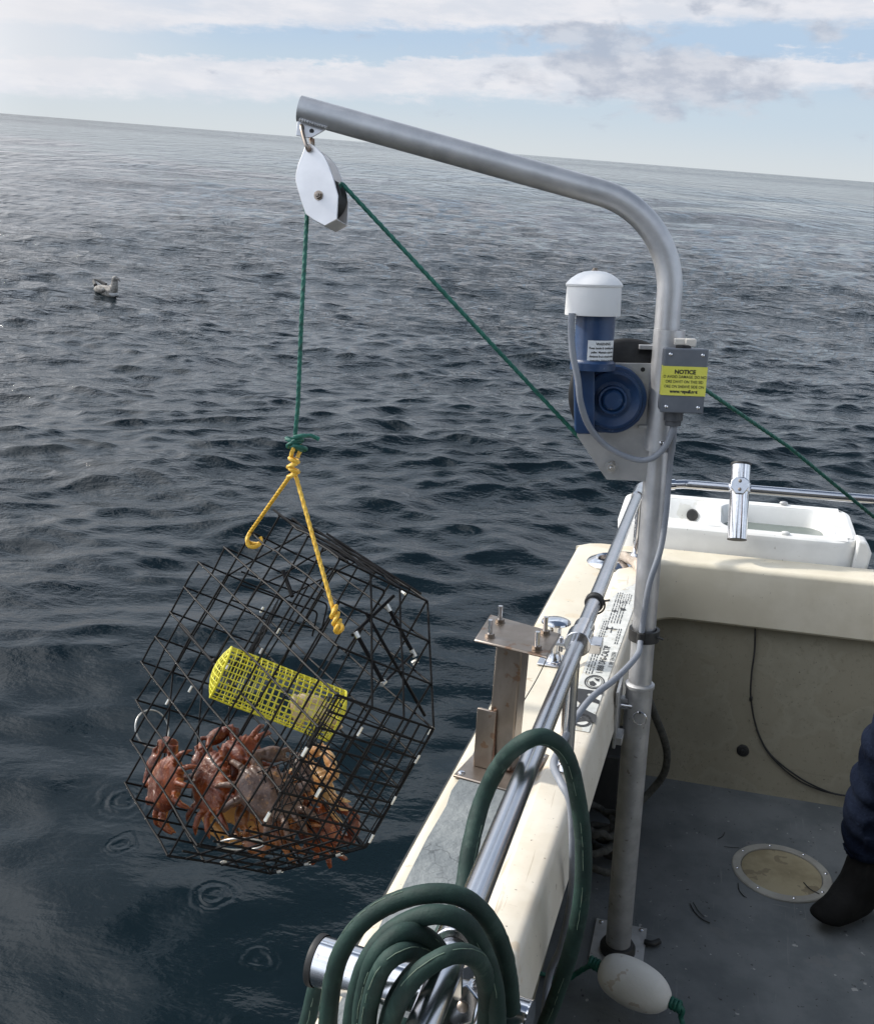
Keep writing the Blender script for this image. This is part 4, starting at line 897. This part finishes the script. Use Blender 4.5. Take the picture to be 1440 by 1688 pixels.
# ------------------------------------------------------------ bait tank at the stern
tk = thing('bait_tank', bt(.2, 3.5, -1.0), 'white moulded tray with two basins mounted outside the stern', 'bait tray')
tx0, tx1, ty0, ty1, tz = -.30, .56, 3.455, 3.86, -.868
def ty(x, y): return tz+.02*(y-ty0)
def rr(x0, x1, y0, y1, r, z, n=8, tilt=.10):
    out = []
    for (cx, cy, a) in ((x1-r, y1-r, 0), (x0+r, y1-r, 90), (x0+r, y0+r, 180), (x1-r, y0+r, 270)):
        for k in range(n+1):
            th = rad(a+90*k/n); x, y = cx+r*math.cos(th), cy+r*math.sin(th); out.append(bt(x, y, z+tilt*(y-ty0)))
    return np.array(out)
def frustum(levels): return np.stack([rr(*l) for l in levels], 1)
mb = MB(); mb.grid(frustum([(tx0+.02, tx1-.02, ty0+.0, ty1-.02, .08, -1.12), (tx0, tx1-.01, ty0-.0, ty1, .09, tz-.02), (tx0+.005, tx1-.015, ty0+.006, ty1-.006, .085, tz-.004), (tx0+.018, tx1-.03, ty0+.02, ty1-.02, .07, tz)]), closed_u=True)
body = mb
ba = (-.27, .035, ty0+.055, ty1-.06, .05); bb_ = (.075, .475, ty0+.055, ty1-.06, .07)
# top surface between outer rim and the two basins: strips
def quad(x0, x1, y0, y1): body.add([bt(x, y, tz+.10*(y-ty0)) for x, y in ((x0, y0), (x1, y0), (x1, y1), (x0, y1))], [(0, 1, 2, 3)])
quad(tx0+.04, tx1-.05, ty0+.02, ty0+.056); quad(tx0+.04, tx1-.05, ty1-.061, ty1-.02); quad(.034, .076, ty0+.05, ty1-.055); quad(.474, tx1-.03, ty0+.055, ty1-.06); quad(tx0+.018, -.269, ty0+.06, ty1-.06)
for cfg in (ba, bb_):
    for (cx, cy, sx_, sy_) in ((cfg[0], cfg[2], 1, 1), (cfg[1], cfg[2], -1, 1), (cfg[0], cfg[3], 1, -1), (cfg[1], cfg[3], -1, -1)):
        r = cfg[4]; arcp2 = [(cx+sx_*(r-r*math.cos(a)), cy+sy_*(r-r*math.sin(a))) for a in np.linspace(0, math.pi/2, 7)]
        body.add([bt(x, y, tz+.10*(y-ty0)) for x, y in [(cx, cy)]+arcp2], [tuple(range(8))])
body.build('tray_body', TANK, tk)
for cfg, dp in ((ba, .075), (bb_, .085)):
    x0, x1, y0, y1, r = cfg
    mb = MB(); mb.grid(frustum([(x0, x1, y0, y1, r, tz), (x0+.006, x1-.006, y0+.006, y1-.006, r, tz-.008), (x0+.02, x1-.03, y0+.02, y1-.02, r, tz-dp)]), closed_u=True)
    q = rr(x0+.02, x1-.03, y0+.02, y1-.02, r, tz-dp); mb.add(q, [tuple(range(len(q)))]); bs = mb.build('basin', TANK, tk)
    if cfg is bb_: mb = MB(); q = rr(x0+.015, x1-.024, y0+.015, y1-.015, r, tz-.040, tilt=0.02); mb.add(q, [tuple(range(len(q)))]); mb.build('standing_water', mat('tank_water', (.10, .13, .12), (.14, .17, .15), .05, 0, 5), bs)
MB().lathe(bt(-.03, ty1-.085, tz-.022), -BL, [(.022, -.01), (.022, .012), (.016, .014)], 24).build('basin_plug', BLACK, tk)
mb = MB(); mb.prism([bt(*p) for p in ((tx1-.03, 3.46, -.985), (tx1+.02, 3.47, -.985), (tx1+.03, 3.47, -.90), (tx1+.012, 3.47, -.862), (tx1-.02, 3.47, -.855))], BL*.09); mb.build('tray_latch', TANK, tk, bevel=.008)
for (x, y, z) in ((.31, ty1-.03, tz+.045), (.30, ty0+.035, tz+.008)): MB().ell(bt(x, y, z), BR*.016, BL*.01, BU*.008).build('mount_knob', TANK if y < 3.6 else ALUD, tk)

# ------------------------------------------------------------ rod holders
def rod_holder(p0, p1, r, rp, rdir, label, capdir):
    """tube p0 (mouth) - p1 (foot), clamped to rail point rp"""
    t = thing('rod_holder', (p0+p1)/2, label, 'rod holder', 'rod holders clamped to the rail'); d = nrm(p1-p0)
    mb = MB(); mb.lathe(p0, d, [(r*.93, .002), (r, 0), (r, np.linalg.norm(p1-p0))], 36, caps=False); mb.lathe(p0, d, [(r*.93, .002), (r*.93, np.linalg.norm(p1-p0)-.002)], 36, caps=False); mb.build('tube', SS, t)
    mb = MB(); mb.lathe(p0, d, [(r*1.04, .005), (r*1.07, .0), (r*1.04, -.003), (r*.90, -.004), (r*.86, .006)], 36, caps=False); mb.build('rubber_lip', BLACK, t)
    mb = MB(); mb.lathe(p1, d, [(r*.99, -.001), (r*1.0, .002), (r*.4, .003), (.0005, .003)], 36, caps=False); mb.build('end_plug', BLACK if capdir else SS, t)
    cen = p0+d*((rp-p0)@d)
    mb = MB(); mb.lathe(cen-d*.016, d, [(r*1.02, 0), (r*1.14, .001), (r*1.14, .031), (r*1.02, .032)], 32, caps=False)
    mb.lathe(rp-rdir*.02, rdir, [(.0170, 0), (.0245, .001), (.0245, .039), (.0170, .040)], 28, caps=False)
    k = nrm(rp-cen); w_ = nrm(np.cross(k, d)); mb.box((rp+cen)/2, k*np.linalg.norm(rp-cen)*.42, w_*.020, d*.012); o = mb.build('clamp', SS, t, bevel=.0015)
    fv = nrm((C0-cen)-d*((C0-cen)@d)); sv = np.cross(d, fv)       # cap plate with two screws on the near side
    mb = MB(); mb.prism([cen+fv*r*.80+d*a*.030+sv*b*r*.95 for a, b in ((-1, -.5), (-.6, -.95), (.2, -1), (1, -.45), (1, .45), (.2, 1), (-.6, .95), (-1, .5))], fv*(r*.42)); mb.build('clamp_cap', SS, t, bevel=.003)
    for s in (-.016, .014): MB().lathe(cen+fv*r*1.22+d*s, fv, [(.0065, -.002), (.0060, .003), (.003, .0045), (.0005, .0045)], 14).build('cap_screw', SSB, t)
    for s in (-.012, .012):
        q = rp+k*0-0*d; qq = rp+nrm(rp-cen)*.024+d*s
        MB().lathe(qq, nrm(rp-cen), [(.0055, -.003), (.0055, .004), (.002, .0042)], 12).build('clamp_screw', SSB, o)
    return t
rp2 = bt(.125, 3.44, RZ)
rod_holder(pt(1221, 765, 3.34), pt(1214, 889, 3.30), .0335, rp2, BR, 'upright steel rod holder clamped to the stern rail above the white tray', True)
rp1 = bt(RX, .86, RZ)
ra, rb = pt(523, 1583, 1.12), pt(868, 1694, 1.03)
rod_holder(ra, rb, .0285, rp1, BL, 'steel rod holder lying across the near rail, half hidden by the green hose', False)

# ------------------------------------------------------------ hose
hz = MB(); HR = .0130
SEAM = MB()
def hs(P, r=HR, tail=[]):
    C = resample(spline([pt(*p) for p in P]+tail, 10), .006); k0 = len(hz.v); ph = rng.uniform(0, 9); C = C+np.stack([np.sin(np.arange(len(C))*.11+ph+q)*.0012 for q in range(3)], 1); hz.tube(C, r*(1+.035*np.sin(np.arange(len(C))*.07+ph)+.012*rng.normal(0, 1, len(C))), 18)
    V = np.array(hz.v[k0:]).reshape(-1, 18, 3); j = int(np.argmax([((V[len(V)//2, q]-C[len(V)//2])@(C0-C[len(V)//2])) for q in range(18)])+rng.integers(-2, 3)) % 18
    L_ = V[:, j]+(V[:, j]-C)*.01; i = 3
    while i < len(L_)-6:      # worn, broken seam line along the hose
        n = int(rng.integers(2, 9))
        if rng.random() < .6: SEAM.tube(L_[i:i+n+1]+rng.normal(0, .0002, (len(L_[i:i+n+1]), 3)), .0005, 5)
        i += n+1
hs([(600, 1900, 1.15), (640, 1750, 1.20), (720, 1560, 1.30), (762, 1470, 1.36), (775, 1400, 1.39), (796, 1320, 1.42), (828, 1255, 1.40), (868, 1220, 1.37), (903, 1216, 1.38), (934, 1245, 1.40), (952, 1310, 1.42), (961, 1390, 1.44), (957, 1480, 1.47), (942, 1560, 1.50), (920, 1635, 1.52), (890, 1710, 1.54), (850, 1800, 1.60), (800, 2000, 1.66)], tail=[bt(-.235, 1.20, -1.71), bt(-.21, 1.0, -1.737), bt(-.16, .5, -1.737)])
hs([(540, 1850, 1.05), (541, 1720, 1.02), (546, 1650, 1.00), (560, 1580, .985), (595, 1525, .975), (650, 1488, .965), (715, 1472, .96), (770, 1482, .965), (812, 1525, .98), (834, 1585, 1.00), (842, 1650, 1.02), (840, 1720, 1.03), (820, 1850, 1.05)], .01012)
hs([(575, 1850, 1.02), (576, 1720, .985), (583, 1650, .965), (604, 1585, .95), (640, 1538, .95), (690, 1512, .945), (730, 1508, .94), (768, 1523, .945), (793, 1562, .955), (810, 1610, .965), (817, 1660, .975), (816, 1760, .99), (800, 1860, 1.0)], .00968)
hs([(590, 1840, 1.0), (592, 1700, .965), (598, 1640, .95), (618, 1578, .925), (655, 1540, .925), (690, 1537, .94), (722, 1562, .98), (740, 1610, 1.03), (745, 1680, 1.06)], .00950)
hs([(603, 1840, .98), (604, 1700, .935), (612, 1640, .92), (632, 1590, .905), (666, 1567, .915), (700, 1575, .96), (722, 1600, 1.02)], .00924)
hs([(640, 1840, .98), (640, 1730, .95), (652, 1670, .92), (680, 1618, .90), (720, 1585, .895), (760, 1573, .905), (790, 1590, .94), (803, 1640, .98), (800, 1720, 1.0), (780, 1850, 1.0)], .00986)
hs([(625, 1800, .97), (636, 1700, .955), (655, 1640, .945), (690, 1595, .95), (720, 1578, .97)], .00924)
hs([(480, 1830, 1.2), (495, 1730, 1.20), (510, 1670, 1.19), (527, 1615, 1.18), (560, 1590, 1.15)], .01012)
nf = len(hz.f); hz.add(SEAM.v, SEAM.f); hose = hz.build('garden_hose', HOSE, base=pt(700, 1560, .97), fix=False); hose.data.materials.append(SCUFF)
for p_ in hose.data.polygons[nf:]: p_.material_index = 1
tag(hose, 'dark green hose coiled over the near end of the side rail', 'hose')
# ------------------------------------------------------------ float and its line
fl = thing('net_float', bt(-.05, 2.03, -1.75), 'white oval foam float with green rope through it, lying on the grey floor', 'float')
f0, f1 = pt(989, 1594, 2.33), pt(1103, 1652, 2.25); fd = nrm(f1-f0); Lf = np.linalg.norm(f1-f0)
Rf = .0555
cut = [(.30, 0), (.55, .035), (.78, .12), (.93, .25), (1, .42), (.99, .58), (.88, .76), (.68, .89), (.42, .975), (.28, 1.0)]
ps_ = spline([np.array([a*Rf, b*Lf, 0]) for a, b in cut], 4); MB().lathe(f0, fd, [(.010, .012)]+[(p[0], p[1]) for p in ps_]+[(.010, Lf-.012)], 40).build('foam_body', FOAM, fl)
mb = MB(); rope(mb, spline([pt(840, 1635, 2.35), pt(870, 1642, 2.40), pt(905, 1637, 2.42), pt(940, 1612, 2.40), pt(975, 1592, 2.36), f0+fd*.02]), .0065)
fl_top = mb
rope(mb, spline([pt(840, 1635, 2.35), pt(845, 1612, 2.36), pt(860, 1600, 2.38), pt(890, 1605, 2.43), pt(930, 1615, 2.42), pt(962, 1596, 2.38), pt(985, 1590, 2.34)]), .0055)
def fknot(q, s):
    for k in range(3): rope(mb, [q+fd*s*(.006+.009*k)+.010*(math.cos(a)*BU+math.sin(a)*np.cross(fd, BU)) for a in np.linspace(0, 6.3, 20)], .0062)
fknot(f0, -1); tag(mb.build('float_line', GROPE, base=f0, fix=False), 'green rope running from the left end of the white float to the cockpit side', 'rope', 'green float ropes')
mb = MB(); fknot(f1, 1); rope(mb, spline([f1-fd*.01, f1+fd*.03, pt(1122, 1680, 2.24), pt(1135, 1710, 2.22), pt(1150, 1760, 2.2)]), .0065)
tag(mb.build('float_line', GROPE, base=f1, fix=False), 'short green rope leaving the right end of the white float', 'rope', 'green float ropes')

# ------------------------------------------------------------ loose lines in the cockpit
mb = MB(); 
def wl(x, y):      # the point of the stern wall seen at x, y
    r = bray(x, y); Y = 3.26
    for _ in range(6): Y = np.interp(r[2]*Y/r[1], [-1.752, -1.71, -1.60, -1.35, -1.12], [3.213, 3.225, 3.25, 3.29, 3.325])
    return C0+MB_@(r*(Y/r[1]))
P = [wl(1244, 1032), wl(1243, 1070), wl(1238, 1110), wl(1237, 1150), wl(1247, 1200), wl(1268, 1240), wl(1310, 1275), wl(1350, 1297), wl(1385, 1308), wl(1440, 1312)]
mb.tube(resample(spline([p-BL*.012 for p in P]), .01), .0032, 8); mb.tube(resample(spline([P[4]-BL*.012-BR*.003, P[5]-BL*.013-BR*.004, P[6]-BL*.012-BR*.003-BU*.010, P[7]-BL*.012-BU*.006, P[8]-BL*.012]), .01), .0026, 8)
mb.ell(P[3]-BL*.012, BR*.006, BL*.006, BU*.012)
tag(mb.build('black_wire', BLACK, base=P[4]), 'thin black wire hanging down the dirty inside of the stern', 'wire')
wy = lambda x, y, Y: (lambda r: C0+MB_@(r*(Y/r[1])))(bray(x, y))
mb = MB(); mb.tube(resample(spline([wy(1050, 1120, 2.6), wy(1068, 1152, 2.65), wy(1081, 1185, 2.7), wy(1093, 1215, 2.75), wy(1099, 1245, 2.8), wy(1094, 1275, 2.83), wy(1076, 1300, 2.85), wy(1052, 1325, 2.82)]), .01), .0118, 12)
tag(mb.build('drain_hose', DROPE, base=bt(-.03, 2.75, -1.4)), 'dull dark hose hanging behind the davit pole down to the floor', 'hose')
mb = MB(); P = []
for k in range(90):
    a = k*.30; r = .060+.025*math.sin(k*.37)+.004*(k/90); P.append(bt(-.205+r*math.cos(a)*.9, 2.66+.05*math.sin(k*.11)+r*1.5*math.sin(a), -1.735+.0009*k+.012*math.sin(k*.9)))
rope(mb, spline(P, 3), .0115, step=.012)
tag(mb.build('coiled_line', DROPE, base=bt(-.2, 2.66, -1.75), fix=False), 'heap of dark old rope coiled on the floor under the coaming', 'rope')
mb = MB(); mb.box(bt(-.235, 3.0, -1.62), BR*.06, BL*.12, BU*.10); tag(mb.build('tackle_box', mat('dark_plastic_box', (.03, .032, .034), (.05, .05, .052), .6), bevel=.008, base=bt(-.235, 3.0, -1.75)), 'dark box stowed on the floor in the stern corner under the coaming', 'box')
# bits of weed on the floor
def fl_(x, y, h=.003): r = bray(x, y); return C0+MB_@(r*((-1.75+h)/r[2]))
for P, rr_ in (([(1137, 1490), (1144, 1503), (1156, 1515), (1170, 1522)], .0016), ([(1142, 1488), (1150, 1501), (1160, 1512)], .0012), ([(1216, 1456), (1218, 1468), (1226, 1478)], .0014), ([(1216, 1465), (1222, 1474), (1230, 1480)], .001), ([(1193, 1396), (1205, 1397), (1218, 1398)], .0009), ([(1194, 1372), (1190, 1379), (1183, 1383)], .0011), ([(1324, 1455), (1335, 1466), (1350, 1474)], .0016)):
    mb = MB(); mb.tube(spline([fl_(x, y, .009 if y == 1455 or x > 1320 else .003) for x, y in P], 5), rr_, 6)
    tag(mb.build('weed_strand', BLACK), {1137: 'long dark strand of weed on open floor between pole and hatch', 1142: 'shorter dark strand lying against the long weed strand', 1216: 'small dark strand of weed at the lower left rim of the round hatch', 1193: 'thin dark strand at the upper left rim of the round hatch', 1194: 'short hooked dark strand on the floor above the hatch', 1324: 'dark strand of weed lying across the round hatch lid'}[P[0][0]] if not (P[0][0] == 1216 and rr_ == .001) else 'fine dark strand beside the one at the lower left hatch rim', 'weed strand', 'weed strands on the floor')
mb = MB(); mb.tube(spline([fl_(1062, 1553, .01), fl_(1075, 1556, .012), fl_(1086, 1552, .01)]), .008, 10); tag(mb.build('rubber_scrap', BLACK), 'short black scrap of rubber beside the foot of the davit pole', 'scrap')

# ------------------------------------------------------------ person at the right edge
pe = thing('person', bt(.62, 2.66, -1.75), 'person in dark jeans and black boots standing at the right edge by the hatch', 'person')
def skinned(name, chains, material, sub=2, parent=None):
    """chains: lists of (world point, radius); the first vertex is the root"""
    vs, es, rs = [], [], []; idx = {}
    for ch in chains:
        prev = None
        for (p, r) in ch:
            key = tuple(np.round(p, 4))
            if key not in idx: idx[key] = len(vs); vs.append(p); rs.append(r)
            i = idx[key]
            if prev is not None and prev != i: es.append((prev, i))
            prev = i
    org = ORG[parent.name]; me = bpy.data.meshes.new(name); me.from_pydata([tuple(np.asarray(v)-org) for v in vs], es, [])
    o = bpy.data.objects.new(name, me); COL.objects.link(o)
    sk = o.modifiers.new('skin', 'SKIN'); sk.use_smooth_shade = True
    lay = me.skin_vertices[0].data if me.skin_vertices else None
    if lay is None:
        bpy.context.view_layer.objects.active = o; lay = me.skin_vertices[0].data
    for i, r in enumerate(rs):
        rr2 = (r, r) if np.isscalar(r) else r; lay[i].radius = rr2; lay[i].use_root = (i == 0)
    ss = o.modifiers.new('sub', 'SUBSURF'); ss.levels = sub; ss.render_levels = sub
    dg = bpy.context.evaluated_depsgraph_get(); out = bpy.data.meshes.new_from_object(o.evaluated_get(dg)); bpy.data.objects.remove(o); bpy.data.meshes.remove(me)
    out.materials.clear(); out.materials.append(material); out.shade_smooth(); out.name = name
    o = bpy.data.objects.new(name, out); COL.objects.link(o); o.parent = parent; ORG[o.name] = org; return o
X_ = lambda x, y, z: bt(x, y, -1.75+z)
hip = X_(.80, 2.62, .92)
skinned('body', [[(hip, .14), (X_(.80, 2.60, 1.12), .135), (X_(.78, 2.58, 1.36), .16), (X_(.77, 2.56, 1.48), .06), (X_(.765, 2.55, 1.56), .055), (X_(.755, 2.545, 1.63), .085), (X_(.75, 2.54, 1.72), .085)],
    [(X_(.78, 2.58, 1.36), .16), (X_(.76, 2.40, 1.40), .065), (X_(.82, 2.33, 1.12), .045), (X_(.80, 2.38, .90), .032), (X_(.80, 2.41, .86), .03)],
    [(X_(.78, 2.58, 1.36), .16), (X_(.80, 2.78, 1.40), .065), (X_(.84, 2.88, 1.12), .045), (X_(.84, 2.86, .90), .032), (X_(.84, 2.86, .86), .03)]], SKIN, 2, pe)
skinned('jacket', [[(hip, .150), (X_(.80, 2.60, 1.12), .150), (X_(.78, 2.58, 1.36), .172), (X_(.77, 2.56, 1.47), .085)],
    [(X_(.78, 2.58, 1.36), .172), (X_(.76, 2.40, 1.40), .080), (X_(.82, 2.33, 1.12), .060), (X_(.803, 2.37, .92), .047)],
    [(X_(.78, 2.58, 1.36), .172), (X_(.80, 2.78, 1.40), .080), (X_(.84, 2.88, 1.12), .060), (X_(.84, 2.86, .92), .047)]], COAT, 2, pe)
skinned('jeans', [[(X_(.80, 2.62, .95), .15), (X_(.70, 2.60, .84), .115), (X_(.565, 2.585, .58), .085), (X_(.553, 2.59, .48), .080), (X_(.545, 2.595, .40), .080), (X_(.530, 2.60, .30), .078), (X_(.545, 2.605, .23), .068), (X_(.545, 2.605, .19), .072)],
    [(X_(.80, 2.62, .95), .15), (X_(.82, 2.72, .84), .115), (X_(.84, 2.82, .48), .082), (X_(.86, 2.88, .16), .076)]], JEAN, 4, pe)
jeans = [c for c in pe.children if c.name.startswith('jeans')][0]
for v in jeans.data.vertices:
    q = v.co; ang = math.atan2(q.y-(-.06), q.x-(-.05)); zz = q.z
    f = .0045*math.sin(zz*58+2.2*math.sin(ang*1.5+zz*9))+.0035*math.sin(zz*103+3*math.cos(ang*2)+1)
    v.co = q+v.normal*f*(1.0 if zz < .75 else .3)
def boot(ax_, ay_, tx_, ty_, sc2=1.0):
    a = np.array([ax_, ay_]); t2 = np.array([tx_, ty_]); d = (t2-a)/np.linalg.norm(t2-a); hl = a-d*.05
    P = lambda q, z: X_(q[0], q[1], z)
    return skinned('boot', [[(P(a, .24), .066*sc2), (P(a, .12), .060*sc2), (P(a+d*.015, .062), .056*sc2), (P(a+d*.09, .050), .050*sc2), (P(a+d*.16, .042), .048*sc2), (P(t2-d*.045, .036), .040*sc2)], [(P(a+d*.015, .062), .056*sc2), (P(hl, .042), .042*sc2)]], BOOT, 2, pe)
boot(.550, 2.610, .400, 2.470); boot(.86, 2.89, .68, 2.84)
mb = MB(); hd = X_(.752, 2.543, 1.69); mb.ell(hd+BR*.02+BU*.02, BR*.095, BL*.088, BU*.095); mb.build('hair', HAIR, pe)
mb = MB(); mb.ell(X_(.665, 2.54, 1.655), BR*.018, BL*.012, BU*.022)
for s in (-1, 1): mb.ell(X_(.755, 2.543+s*.086, 1.665), BR*.016, BL*.008, BU*.026)
mb.build('nose_and_ears', SKIN, pe); mb = MB(); 
for s in (-1, 1): mb.ell(X_(.676, 2.543+s*.032, 1.680), BR*.006, BL*.013, BU*.006)
mb.build('eyes', INK, pe); MB().ell(X_(.676, 2.543, 1.612), BR*.008, BL*.024, BU*.006).build('mouth', mat('lips', (.35, .13, .1)), pe)
for (hx, hy, hzz) in ((.80, 2.41, .86), (.84, 2.86, .86)):   # relaxed hands hanging at the sides
    ch = [[(X_(hx, hy, hzz), .027), (X_(hx-.004, hy, hzz-.045), .031), (X_(hx-.006, hy, hzz-.075), .029)]]
    hnd = skinned('hand', ch, SKIN, 2, pe); mb = MB()
    for k, l in enumerate((.066, .076, .070, .054)):
        o = X_(hx-.027+.017*k, hy, hzz-.085); mb.tube(spline([o+BU*.01, o-BU*l*.45+BL*.004, o-BU*l*.8+BL*.014, o-BU*l+BL*.026], 4), .0085, 10)
    o = X_(hx-.028, hy, hzz-.03); mb.tube(spline([o, o-BR*.016-BU*.020, o-BR*.018-BU*.052+BL*.008], 4), .0095, 10); mb.build('fingers', SKIN, pe)

# ------------------------------------------------------------ gull on the water
gp = pt(177, 476, 1); gd = gp-C0; gp = C0+gd*(CAMH/-gd[2]); _i = np.argmin((SEA[0]-gp[0])**2+(SEA[1]-gp[1])**2); gp = gp+np.array([0, 0, SEA[2].flat[_i]-.035]); gs = 1.28
gy = nrm(np.array([gd[0], gd[1], 0])); gx = np.cross(gy, UP); gf = nrm(gx*.50-gy*.86)    # heading: towards the boat and right
gr = np.cross(gf, UP)
def gt(f, r, u): return gp+(gf*f+gr*r+UP*u)*gs
gl_ = thing('gull', gp, 'speckled young gull floating on the water far to the left', 'gull')
GM = mat('mottled_gull_feathers', (.17, .155, .14), (.36, .34, .31), .8, 0, 26, .004, 60, contrast=(.4, .6)); GW = mat('white_gull_feathers', (.62, .62, .62), (.72, .72, .71), .8, 0, 20); GD = mat('dark_wing_tips', (.03, .03, .032), (.07, .065, .06), .7)
skinned('body', [[(gt(.0, 0, .045), (.105, .095)), (gt(.10, 0, .06), (.088, .085)), (gt(.150, 0, .12), .060), (gt(.165, 0, .185), .046), (gt(.175, 0, .235), .050), (gt(.205, 0, .235), .036)], [(gt(.0, 0, .045), (.105, .095)), (gt(-.13, 0, .065), .07), (gt(-.22, 0, .09), .03)]], GM, 2, gl_)
mb = MB(); mb.tube([gt(.230, 0, .232), gt(.262, 0, .222), gt(.285, 0, .208)], [.014, .010, .003], 10); mb.build('beak', GD, gl_)
for s in (-1, 1):
    mb = MB(); mb.ell(gt(-.03, .085*s, .085), gf*.15+UP*.02, gr*.026, UP*.055); wg = mb.build('wing', GM, gl_)
    mb = MB(); mb.tube([gt(-.14, .065*s, .11), gt(-.24, .03*s, .145), gt(-.31, -.01*s, .16)], [.030, .022, .003], 8); mb.build('wing_tip', GD, wg)
    MB().ell(gt(.212, .030*s, .235), gf*.006, gr*.004, UP*.006).build('eye', INK, gl_)
mb = MB(); mb.ell(gt(-.20, 0, .10), gf*.07, gr*.03, UP*.012); mb.build('tail', GW, gl_)
mb = MB(); mb.ell(gt(.105, 0, .06), gf*.075, gr*.074, UP*.06); mb.build('breast', GW, gl_)
print('objects', len(bpy.data.objects))
